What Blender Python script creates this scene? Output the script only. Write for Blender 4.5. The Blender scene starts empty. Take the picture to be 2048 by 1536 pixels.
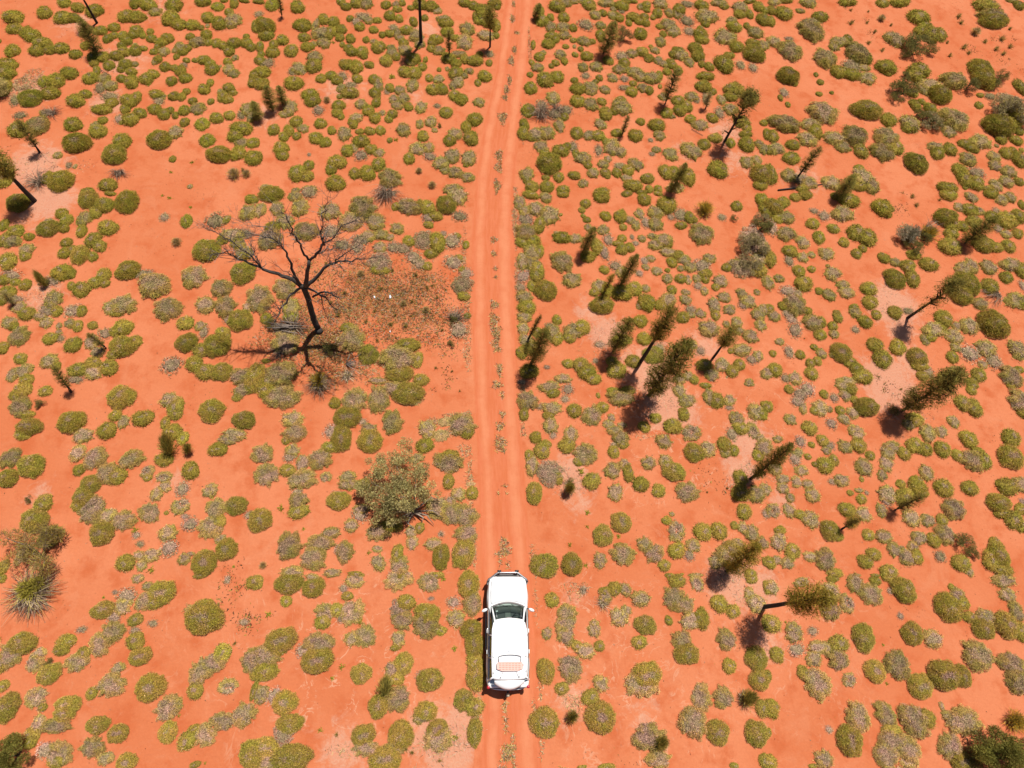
import bpy, math, random
import numpy as np
from mathutils import Matrix, Vector

random.seed(7)
rng = np.random.default_rng(11)
scene = bpy.context.scene
col = scene.collection
R_ = math.radians

# ------------------------------------------------------------------ camera
FPX, NADIR, CAMH = 1130.0, (918.0 - 1024.0, 1252.0 - 768.0), 29.27
_d = np.array([NADIR[0], NADIR[1], FPX]); _d /= np.linalg.norm(_d)
_u = np.array([0, -1.0, 0]); _Y = _u - _d * (_u @ _d); _Y /= np.linalg.norm(_Y)
_Z = -_d; _X = np.cross(_Y, _Z)
RC = np.array([_X, _Y, _Z])                 # world = RC @ (right, down, forward)


def at(u, v, z=0.0):
    """the point at height z that the photograph shows at pixel (u, v)"""
    r = RC @ np.array([u - 1024.0, v - 768.0, FPX])
    return np.array([0, 0, CAMH]) + r * ((z - CAMH) / r[2])


cam_data = bpy.data.cameras.new('camera')
cam = bpy.data.objects.new('camera', cam_data)
col.objects.link(cam)
cam_data.sensor_width = 36.0
cam_data.lens = FPX * 36.0 / 2048.0
cam_data.clip_end = 3000
cam.matrix_world = Matrix(((RC[0][0], -RC[0][1], -RC[0][2], 0), (RC[1][0], -RC[1][1], -RC[1][2], 0),
                           (RC[2][0], -RC[2][1], -RC[2][2], CAMH), (0, 0, 0, 1)))
scene.camera = cam

# ------------------------------------------------------------------ sky, sun, exposure
SHX, SHY = -0.205, -0.335                     # shadow offset per metre of height
sun_dir = Vector((-SHX, -SHY, 1.0)).normalized()
elev = math.asin(sun_dir.z)
azim = math.atan2(sun_dir.x, sun_dir.y)
world = bpy.data.worlds.new('World'); scene.world = world; world.use_nodes = True
wn = world.node_tree.nodes; wl = world.node_tree.links
sky = wn.new('ShaderNodeTexSky'); sky.sky_type = 'NISHITA'; sky.sun_disc = False
sky.sun_elevation = elev; sky.sun_rotation = azim
wl.new(sky.outputs[0], wn['Background'].inputs['Color'])
wn['Background'].inputs['Strength'].default_value = 0.05
sun_data = bpy.data.lights.new('sun', 'SUN')
sun_data.energy = 5.0; sun_data.angle = R_(0.53); sun_data.color = (1.0, 0.955, 0.88)
sun = bpy.data.objects.new('sun', sun_data); col.objects.link(sun)
sun.rotation_euler = (-sun_dir).to_track_quat('-Z', 'Y').to_euler()
scene.view_settings.view_transform = 'Standard'
scene.view_settings.look = 'None'
scene.view_settings.gamma = 1
scene.view_settings.exposure = 0.25
scene.cycles.max_bounces = 6
scene.cycles.transparent_max_bounces = 8


# ------------------------------------------------------------------ helpers
def tag(o, label=None, cat=None, group=None, kind=None):
    if label: o['label'] = label
    if cat: o['category'] = cat
    if group: o['group'] = group
    if kind: o['kind'] = kind
    return o


def np_mesh(name, V, T, C=None, mat=None, smooth=False):
    """triangle mesh from numpy arrays, with an optional colour per vertex"""
    V = np.asarray(V, dtype=np.float32); T = np.asarray(T, dtype=np.int32)
    me = bpy.data.meshes.new(name)
    me.vertices.add(len(V)); me.vertices.foreach_set('co', V.ravel())
    me.loops.add(T.size); me.loops.foreach_set('vertex_index', T.ravel())
    me.polygons.add(len(T))
    me.polygons.foreach_set('loop_start', np.arange(0, T.size, 3, dtype=np.int32))
    try:
        me.polygons.foreach_set('loop_total', np.full(len(T), 3, dtype=np.int32))
    except Exception:
        pass
    me.update(calc_edges=True)
    if C is not None:
        a = me.color_attributes.new('col', 'FLOAT_COLOR', 'POINT')
        c4 = np.ones((len(V), 4), dtype=np.float32); c4[:, :3] = C
        a.data.foreach_set('color', c4.ravel())
    if smooth:
        me.polygons.foreach_set('use_smooth', np.ones(len(T), dtype=bool))
    if mat: me.materials.append(mat)
    return me


class Geo:
    """gathers triangles of ONE mesh"""
    def __init__(s): s.V = []; s.T = []; s.C = []; s.n = 0
    def add(s, V, T, C):
        V = np.asarray(V, float); s.V.append(V); s.T.append(np.asarray(T) + s.n)
        C = np.asarray(C, float)
        s.C.append(np.broadcast_to(C, (len(V), 3)) if C.ndim == 1 else C); s.n += len(V)
    def mesh(s, name, mat, smooth=False):
        return np_mesh(name, np.vstack(s.V), np.vstack(s.T), np.vstack(s.C), mat, smooth)


def link(name, mesh, parent=None, loc=None, rot=None, scale=None):
    o = bpy.data.objects.new(name, mesh); col.objects.link(o)
    if parent: o.parent = parent
    if loc is not None: o.location = loc
    if rot is not None: o.rotation_euler = rot
    if scale is not None: o.scale = scale
    return o


def tube(pts, rad, sides=6, cap=True):
    pts = np.asarray(pts, float); rad = np.asarray(rad, float); n = len(pts)
    tan = np.gradient(pts, axis=0); tan /= np.linalg.norm(tan, axis=1)[:, None] + 1e-9
    V = []
    ref = np.array([0.31, 0.17, 0.93])
    for i in range(n):
        a = np.cross(tan[i], ref); la = np.linalg.norm(a)
        if la < 0.1: a = np.cross(tan[i], [1, 0, 0]); la = np.linalg.norm(a)
        a /= la; b = np.cross(tan[i], a)
        th = np.linspace(0, 2 * np.pi, sides, endpoint=False)
        V.append(pts[i] + rad[i] * (np.cos(th)[:, None] * a + np.sin(th)[:, None] * b))
    V = np.vstack(V); T = []
    for i in range(n - 1):
        for k in range(sides):
            k2 = (k + 1) % sides
            p, q, r, s = i * sides + k, i * sides + k2, (i + 1) * sides + k2, (i + 1) * sides + k
            T += [(p, q, r), (p, r, s)]
    if cap:
        for k in range(1, sides - 1):
            T.append((0, k + 1, k)); b = (n - 1) * sides; T.append((b, b + k, b + k + 1))
    return V, np.array(T)


def blades(P, D, L, W, bend=0.0, seg=1):
    """one thin tapering blade per row: root P, direction D, length L, width W"""
    n = len(P)
    S = np.cross(D, rng.normal(size=(n, 3))); S /= np.linalg.norm(S, axis=1)[:, None] + 1e-9
    tip = P + D * L[:, None]
    if seg == 1:
        V = np.stack([P - S * W[:, None] / 2, P + S * W[:, None] / 2, tip], 1).reshape(-1, 3)
        T = np.arange(3 * n).reshape(-1, 3)
        return V, T, 3
    mid = P + D * (L * 0.55)[:, None]; tip = tip + np.array([0, 0, -1.0]) * (bend * L)[:, None]
    V = np.stack([P - S * W[:, None] / 2, P + S * W[:, None] / 2, mid + S * W[:, None] * .38, mid - S * W[:, None] * .38, tip], 1).reshape(-1, 3)
    b = 5 * np.arange(n)[:, None, None]
    T = (b + np.array([[0, 1, 2], [0, 2, 3], [3, 2, 4]])[None]).reshape(-1, 3)
    return V, T, 5


def vnoise(x, y, seed=0):
    """cheap smooth 2-D noise in -1..1"""
    r = np.random.default_rng(seed); out = np.zeros_like(x, dtype=float)
    for k in range(7):
        a = r.uniform(0, 2 * np.pi); f = r.uniform(0.7, 1.6); p = r.uniform(0, 6.28)
        out += np.sin(f * (x * np.cos(a) + y * np.sin(a)) + p + 1.3 * np.sin(0.8 * f * (x * np.sin(a) - y * np.cos(a)) + p * 2))
    return out / 3.2


# ------------------------------------------------------------------ materials
def new_mat(name):
    m = bpy.data.materials.new(name); m.use_nodes = True
    nt = m.node_tree; b = nt.nodes['Principled BSDF']
    return m, nt, b


def N(nt, typ, **kw):
    n = nt.nodes.new(typ)
    for k, v in kw.items(): setattr(n, k, v)
    return n


def mixc(nt, fac, a, b, blend='MIX'):
    n = nt.nodes.new('ShaderNodeMix'); n.data_type = 'RGBA'; n.blend_type = blend
    for s, v in ((n.inputs[0], fac), (n.inputs[6], a), (n.inputs[7], b)):
        if isinstance(v, (int, float)): s.default_value = v
        elif isinstance(v, tuple): s.default_value = (*v, 1)
        else: nt.links.new(v, s)
    return n.outputs[2]


def math_(nt, op, a, b=0.0, clamp=False):
    n = nt.nodes.new('ShaderNodeMath'); n.operation = op; n.use_clamp = clamp
    for s, v in ((n.inputs[0], a), (n.inputs[1], b)):
        if isinstance(v, (int, float)): s.default_value = v
        else: nt.links.new(v, s)
    return n.outputs[0]


def ramp(nt, val, lo, hi, interp='SMOOTHSTEP'):
    n = nt.nodes.new('ShaderNodeMapRange'); n.interpolation_type = interp
    nt.links.new(val, n.inputs[0]); n.inputs[1].default_value = lo; n.inputs[2].default_value = hi
    return n.outputs[0]


def noise(nt, vec, scale, detail=3, rough=0.55, dist=0.0):
    n = nt.nodes.new('ShaderNodeTexNoise')
    nt.links.new(vec, n.inputs['Vector'])
    n.inputs['Scale'].default_value = scale; n.inputs['Detail'].default_value = detail
    n.inputs['Roughness'].default_value = rough; n.inputs['Distortion'].default_value = dist
    return n.outputs['Fac']


SOIL_A, SOIL_B, SOIL_C = (0.480, 0.139, 0.056), (0.425, 0.100, 0.034), (0.525, 0.172, 0.078)


def soil_colour(nt, pos):
    big = noise(nt, pos, 0.11, 4, 0.6)
    c = mixc(nt, ramp(nt, big, 0.38, 0.64), SOIL_A, SOIL_C)
    mid = noise(nt, pos, 0.8, 5, 0.65)
    c = mixc(nt, math_(nt, 'MULTIPLY', ramp(nt, mid, 0.45, 0.70), 0.85), c, SOIL_B)
    sw = noise(nt, pos, 0.33, 6, 0.7, 1.2)
    c = mixc(nt, math_(nt, 'MULTIPLY', ramp(nt, sw, 0.54, 0.66), 0.30), c, (0.53, 0.205, 0.105))
    fine = noise(nt, pos, 9.0, 4, 0.7)
    c = mixc(nt, math_(nt, 'MULTIPLY', ramp(nt, fine, 0.3, 0.75), 0.22), c, (0.36, 0.085, 0.035))
    grit = noise(nt, pos, 38.0, 2, 0.6)
    c = mixc(nt, math_(nt, 'MULTIPLY', ramp(nt, grit, 0.62, 0.80), 0.45), c, (0.34, 0.10, 0.055))
    grit2 = noise(nt, pos, 27.0, 2, 0.6)
    c = mixc(nt, math_(nt, 'MULTIPLY', ramp(nt, grit2, 0.66, 0.82), 0.5), c, (0.62, 0.32, 0.20))
    return c


def soil_bump(nt, b, pos, s=1.0):
    n1 = noise(nt, pos, 2.6, 8, 0.72)
    bp = nt.nodes.new('ShaderNodeBump'); bp.inputs['Strength'].default_value = 0.55 * s
    bp.inputs['Distance'].default_value = 0.09
    nt.links.new(n1, bp.inputs['Height']); nt.links.new(bp.outputs[0], b.inputs['Normal'])
    b.inputs['Roughness'].default_value = 0.95
    b.inputs['Specular IOR Level'].default_value = 0.1


m_ground, nt, b = new_mat('red_sand')
pos = N(nt, 'ShaderNodeNewGeometry').outputs['Position']
c = soil_colour(nt, pos)
att = N(nt, 'ShaderNodeAttribute', attribute_name='patch')
sep = N(nt, 'ShaderNodeSeparateColor'); nt.links.new(att.outputs['Color'], sep.inputs[0])
ln = noise(nt, pos, 1.6, 6, 0.72, 0.6)
lit = ramp(nt, math_(nt, 'ADD', sep.outputs[0], math_(nt, 'MULTIPLY', math_(nt, 'SUBTRACT', ln, 0.5), 1.6)), 0.22, 0.66)
lfine = noise(nt, pos, 14, 4, 0.75, 0.4)
litc = mixc(nt, ramp(nt, lfine, 0.35, 0.68), (0.50, 0.25, 0.165), (0.52, 0.36, 0.26))
litc = mixc(nt, math_(nt, 'MULTIPLY', ramp(nt, noise(nt, pos, 30, 3, 0.7), 0.6, 0.75), 0.7), litc, (0.22, 0.13, 0.09))
c = mixc(nt, math_(nt, 'MULTIPLY', lit, 0.52), c, litc)
deb = ramp(nt, math_(nt, 'ADD', sep.outputs[1], math_(nt, 'MULTIPLY', math_(nt, 'SUBTRACT', noise(nt, pos, 2.3, 6, 0.75), 0.5), 1.7)), 0.4, 0.85)
debc = mixc(nt, ramp(nt, lfine, 0.38, 0.62), (0.33, 0.075, 0.03), (0.40, 0.19, 0.075))
debc = mixc(nt, ramp(nt, noise(nt, pos, 22, 3, 0.7), 0.56, 0.7), debc, (0.20, 0.12, 0.05))
c = mixc(nt, math_(nt, 'MULTIPLY', deb, 0.85), c, debc)
# pale wind-blown chaff in thin crooked lines
w1 = noise(nt, pos, 0.55, 5, 0.6, 1.4)
line = math_(nt, 'SUBTRACT', 1.0, ramp(nt, math_(nt, 'ABSOLUTE', math_(nt, 'SUBTRACT', w1, 0.5)), 0.0, 0.022), True)
brk = ramp(nt, noise(nt, pos, 1.1, 4, 0.6), 0.45, 0.62)
line = math_(nt, 'MULTIPLY', math_(nt, 'MULTIPLY', line, brk), sep.outputs[2])
c = mixc(nt, math_(nt, 'MULTIPLY', line, 0.65), c, (0.58, 0.34, 0.22))
nt.links.new(c, b.inputs['Base Color']); soil_bump(nt, b, pos)

m_road, nt, b = new_mat('graded_sand')
pos = N(nt, 'ShaderNodeNewGeometry').outputs['Position']
uv = N(nt, 'ShaderNodeUVMap', uv_map='uv').outputs['UV']
sx = N(nt, 'ShaderNodeSeparateXYZ'); nt.links.new(uv, sx.inputs[0]); U = sx.outputs[0]; VV = sx.outputs[1]
c0 = soil_colour(nt, pos)
cb = N(nt, 'ShaderNodeCombineXYZ'); nt.links.new(U, cb.inputs[0])
nt.links.new(math_(nt, 'MULTIPLY', VV, 0.04), cb.inputs[1])
strk = noise(nt, cb.outputs[0], 16, 3, 0.6)
strk2 = noise(nt, cb.outputs[0], 44, 2, 0.6)
wob = math_(nt, 'MULTIPLY', math_(nt, 'SUBTRACT', noise(nt, pos, 0.5, 4), 0.5), 0.20)
Uw = math_(nt, 'ADD', U, wob)


def bandf(cx, w, soft):
    d = math_(nt, 'ABSOLUTE', math_(nt, 'SUBTRACT', Uw, cx))
    return math_(nt, 'SUBTRACT', 1.0, ramp(nt, d, w, w + soft), True)


c = mixc(nt, 1.0, (0.465, 0.124, 0.048), (0.465, 0.124, 0.048))
c = mixc(nt, math_(nt, 'MULTIPLY', ramp(nt, strk, 0.35, 0.65), 0.5), c, (0.53, 0.165, 0.08))
c = mixc(nt, math_(nt, 'MULTIPLY', ramp(nt, strk2, 0.5, 0.7), 0.35), c, (0.43, 0.10, 0.04))
tracks = math_(nt, 'ADD', bandf(0.21, 0.01, 0.12), bandf(0.76, 0.015, 0.15), True)
tracks = math_(nt, 'MULTIPLY', tracks, math_(nt, 'ADD', 0.55, math_(nt, 'MULTIPLY', ramp(nt, noise(nt, pos, 0.9, 5, 0.7), 0.3, 0.6), 0.45)))
c = mixc(nt, math_(nt, 'MULTIPLY', tracks, 0.75), c, (0.545, 0.20, 0.098))
grv = noise(nt, pos, 30, 3, 0.6)
c = mixc(nt, math_(nt, 'MULTIPLY', ramp(nt, grv, 0.6, 0.78), 0.35), c, (0.36, 0.09, 0.045))
mott = noise(nt, pos, 0.7, 4, 0.6)
c = mixc(nt, math_(nt, 'MULTIPLY', ramp(nt, mott, 0.45, 0.75), 0.45), c, (0.45, 0.11, 0.045))
edge = math_(nt, 'MULTIPLY', math_(nt, 'SUBTRACT', 0.5, math_(nt, 'ABSOLUTE', math_(nt, 'SUBTRACT', U, 0.5))), 1.0)
edn = math_(nt, 'ADD', edge, math_(nt, 'MULTIPLY', math_(nt, 'SUBTRACT', noise(nt, pos, 3.0, 4, 0.65), 0.5), 0.07))
c = mixc(nt, ramp(nt, edn, 0.01, 0.06), c0, c)
nt.links.new(c, b.inputs['Base Color']); soil_bump(nt, b, pos, 0.6)


def attr_mat(name, rough=0.7, transl=0.0, tint=True, spec=0.06, speck=0.0):
    m, nt, b = new_mat(name)
    a = N(nt, 'ShaderNodeAttribute', attribute_name='col')
    c = a.outputs['Color']
    if tint:
        oi = N(nt, 'ShaderNodeObjectInfo')
        c = mixc(nt, 1.0, c, oi.outputs['Color'], 'MULTIPLY')
    if speck:
        gp = N(nt, 'ShaderNodeNewGeometry').outputs['Position']
        f = math_(nt, 'MULTIPLY', ramp(nt, noise(nt, gp, 21, 3, 0.78), 0.38, 0.64, 'LINEAR'), 1.0)
        c = mixc(nt, 1.0, c, mixc(nt, f, (1 - speck, 1 - speck * 1.08, 1 - speck * 1.1), (1 + speck, 1 + speck, 1 + speck * .8)), 'MULTIPLY')
        f2 = ramp(nt, noise(nt, gp, 2.2, 3, 0.6), 0.35, 0.68)
        c = mixc(nt, 1.0, c, mixc(nt, f2, (1.14, 1.0, 1.05), (0.93, 0.99, 0.80)), 'MULTIPLY')
    nt.links.new(c, b.inputs['Base Color'])
    b.inputs['Roughness'].default_value = rough; b.inputs['Specular IOR Level'].default_value = spec
    if transl:
        t = N(nt, 'ShaderNodeBsdfTranslucent'); nt.links.new(c, t.inputs['Color'])
        mx = N(nt, 'ShaderNodeMixShader'); mx.inputs[0].default_value = transl
        nt.links.new(b.outputs[0], mx.inputs[1]); nt.links.new(t.outputs[0], mx.inputs[2])
        nt.links.new(mx.outputs[0], nt.nodes['Material Output'].inputs['Surface'])
    return m


m_spin = attr_mat('spinifex_blades', 0.7, 0.18, speck=0.58)
m_leaf = attr_mat('needle_foliage', 0.65, 0.36)
m_litter = attr_mat('dry_litter', 0.85, 0.1, tint=False)
m_bark, nt, b = new_mat('charred_bark')
pos = N(nt, 'ShaderNodeNewGeometry').outputs['Position']
a = N(nt, 'ShaderNodeAttribute', attribute_name='col')
nn = noise(nt, pos, 9, 4, 0.7)
c = mixc(nt, math_(nt, 'MULTIPLY', ramp(nt, nn, 0.35, 0.7), 0.6), a.outputs['Color'], (0.025, 0.02, 0.018))
nt.links.new(c, b.inputs['Base Color']); b.inputs['Roughness'].default_value = 0.9
bp = N(nt, 'ShaderNodeBump'); bp.inputs['Distance'].default_value = 0.02
nt.links.new(nn, bp.inputs['Height']); nt.links.new(bp.outputs[0], b.inputs['Normal'])


def flat_mat(name, colr, rough=0.5, metal=0.0, coat=0.0, var=0.0, scale=6.0, var_col=(0.3, 0.15, 0.1)):
    m, nt, b = new_mat(name)
    b.inputs['Roughness'].default_value = rough; b.inputs['Metallic'].default_value = metal
    b.inputs['Coat Weight'].default_value = coat
    if var:
        p = N(nt, 'ShaderNodeTexCoord').outputs['Object']
        n = noise(nt, p, scale, 5, 0.7)
        c = mixc(nt, math_(nt, 'MULTIPLY', ramp(nt, n, 0.45, 0.75), var), colr, var_col)
        nt.links.new(c, b.inputs['Base Color'])
    else:
        b.inputs['Base Color'].default_value = (*colr, 1)
    return m


# ------------------------------------------------------------------ ground sheet
def axis(lo, hi, step, far):
    inner = np.arange(lo, hi + 1e-6, step)
    k = np.array([1, 2, 4, 8, 16, 32, 64, 120, 220, 400, 700.])
    return np.concatenate([(lo - k)[::-1], inner, hi + k])


gx = axis(-36, 56, 0.3, 0); gy = axis(-12, 54, 0.3, 0)
GX, GY = np.meshgrid(gx, gy)
nx, ny = len(gx), len(gy)
PATCH = np.zeros((ny, nx, 3))
# (pixel x, y, radius px, channel, strength): 0 pale leaf litter, 1 dark twiggy debris, 2 chaff lines
SPOTS = [(1340, 815, 60, 0, 1), (1300, 740, 70, 0, .8), (1215, 665, 45, 0, .9), (1180, 625, 40, 0, .6), (1410, 690, 45, 0, .6),
         (1785, 610, 55, 0, 1), (1800, 660, 40, 0, .7), (1775, 760, 60, 0, 1), (1820, 720, 40, 0, .8), (1760, 800, 30, 0, .8),
         (1500, 880, 50, 0, .9), (1480, 940, 40, 0, .8), (1560, 1000, 40, 0, .6), (1460, 1170, 60, 0, .8), (1520, 1170, 50, 0, .7), (1540, 1290, 50, 0, .6),
         (1140, 950, 45, 0, .9), (1160, 1000, 40, 0, .6), (1450, 265, 50, 0, .6), (1480, 320, 60, 0, .5), (1370, 300, 40, 0, .4),
         (70, 330, 70, 0, .8), (100, 400, 60, 0, .9), (60, 180, 60, 0, .6), (240, 120, 60, 0, .7), (215, 205, 50, 0, .7), (150, 45, 50, 0, .6),
         (320, 15, 60, 0, .5), (85, 590, 50, 0, .6), (60, 440, 50, 0, .5), (80, 990, 45, 0, .5), (895, 1490, 70, 0, 1), (860, 1450, 50, 0, .9),
         (930, 1440, 40, 0, .8), (680, 1510, 60, 0, .7), (700, 1440, 40, 0, .4), (1100, 1430, 40, 0, .4), (1140, 1400, 50, 0, .6), (1150, 1190, 40, 0, .4), (1290, 1440, 50, 0, .5),
         (345, 960, 40, 0, .5), (530, 235, 50, 0, .5), (680, 175, 60, 0, .5), (850, 60, 50, 0, .5), (820, 190, 50, 0, .4), (1610, 360, 50, 0, .5),
         (740, 560, 70, 1, 1), (790, 610, 75, 1, 1), (700, 620, 60, 1, 1), (840, 560, 60, 1, .8), (860, 640, 60, 1, .7), (660, 690, 70, 1, .9), (590, 620, 50, 1, .8),
         (560, 680, 50, 1, .7), (880, 700, 50, 1, .5), (690, 740, 60, 1, .7), (640, 540, 60, 1, .6), (900, 640, 40, 1, .6), (540, 640, 40, 1, .6),
         (1250, 820, 35, 1, .35), (1960, 60, 90, 1, .35), (2010, 110, 80, 1, .4), (1760, 400, 60, 1, .3), (470, 1210, 60, 1, .4), (440, 1130, 60, 1, .3),
         (700, 1350, 260, 2, 1), (1150, 1300, 200, 2, 1), (1350, 850, 200, 2, 1), (1500, 900, 200, 2, .8), (1300, 1500, 200, 2, .9), (850, 1100, 200, 2, .4), (1550, 1250, 200, 2, .7), (300, 1300, 200, 2, .3)]
for (px, py, pr, ch, st) in SPOTS:
    c0 = at(px, py); rr = np.linalg.norm(at(px + pr, py) - c0)
    d2 = ((GX - c0[0]) ** 2 + (GY - c0[1]) ** 2) / (rr * rr)
    PATCH[:, :, ch] = np.maximum(PATCH[:, :, ch], st * np.exp(-d2 * 1.1))
idx = np.arange(nx * ny).reshape(ny, nx)
q = np.stack([idx[:-1, :-1], idx[:-1, 1:], idx[1:, 1:], idx[1:, :-1]], -1).reshape(-1, 4)
T = np.vstack([q[:, [0, 1, 2]], q[:, [0, 2, 3]]])
V = np.stack([GX.ravel(), GY.ravel(), np.zeros(nx * ny)], 1)
gme = np_mesh('ground', V, T, None, m_ground)
ca = gme.color_attributes.new('patch', 'FLOAT_COLOR', 'POINT')
c4 = np.ones((nx * ny, 4), np.float32); c4[:, :3] = PATCH.reshape(-1, 3)
ca.data.foreach_set('color', c4.ravel())
tag(link('ground', gme), kind='structure')

# ------------------------------------------------------------------ dirt track
EDGE = [(0, 1009, 1071), (80, 996, 1066), (163, 986, 1057), (228, 968, 1046), (325, 953, 1035), (420, 943, 1030), (500, 938, 1032), (600, 941, 1032),
        (700, 943, 1036), (812, 946, 1041), (875, 951, 1049), (1000, 955, 1055), (1130, 958, 1067), (1260, 962, 1075), (1400, 965, 1081), (1536, 958, 1088)]
L_ = np.array([at(l, y)[:2] for y, l, r in EDGE]); Rr = np.array([at(r, y)[:2] for y, l, r in EDGE])


def ext(P, a, b_):
    d0 = (P[0] - P[2]) / np.linalg.norm(P[0] - P[2]); d1 = (P[-1] - P[-2]) / np.linalg.norm(P[-1] - P[-2])
    return np.vstack([P[0] + d0 * a, P[0] + d0 * a * .2, P, P[-1] + d1 * b_ * .2, P[-1] + d1 * b_])


L_, Rr = ext(L_, 60, 40), ext(Rr, 60, 40)
L_ = L_; s_ = np.concatenate([[0], np.cumsum(np.linalg.norm(np.diff((L_ + Rr) / 2, axis=0), axis=1))])
ss = np.linspace(0, s_[-1], 260)


def smooth_interp(P):
    o = np.stack([np.interp(ss, s_, P[:, 0]), np.interp(ss, s_, P[:, 1])], 1)
    for _ in range(14): o[1:-1] = (o[:-2] + 2 * o[1:-1] + o[2:]) / 4
    return o


L_, Rr = smooth_interp(L_), smooth_interp(Rr)
us = np.linspace(-0.08, 1.08, 13)
V = []; UVs = []
for i in range(len(ss)):
    for u in us:
        p = L_[i] + (Rr[i] - L_[i]) * u
        rut = -0.0 * u
        V.append((p[0], p[1], 0.004)); UVs.append((u, ss[i]))
V = np.array(V); UVs = np.array(UVs); k = len(us)
idx = np.arange(len(V)).reshape(-1, k)
q = np.stack([idx[:-1, :-1], idx[1:, :-1], idx[1:, 1:], idx[:-1, 1:]], -1).reshape(-1, 4)
T = np.vstack([q[:, [0, 1, 2]], q[:, [0, 2, 3]]])
rme = np_mesh('dirt_track', V, T, None, m_road)
uvl = rme.uv_layers.new(name='uv'); uvl.data.foreach_set('uv', UVs[T.ravel()].astype(np.float32).ravel())
tag(link('dirt_track', rme), kind='structure')


def road_u(x, y):
    """0..1 across the track"""
    i = np.argmin(np.abs((L_[:, 1] + Rr[:, 1]) / 2 - y)); w = Rr[i] - L_[i]
    return ((np.array([x, y]) - L_[i]) @ w) / (w @ w)


# ------------------------------------------------------------------ plants: mesh makers
GREEN = np.array([0.345, 0.280, 0.052]); OLIVE = np.array([0.430, 0.325, 0.095]); STRAW = np.array([0.50, 0.37, 0.16])
GREY = np.array([0.43, 0.32, 0.22]); DARK = np.array([0.085, 0.06, 0.035]); YEL = np.array([0.34, 0.30, 0.045])


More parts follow.
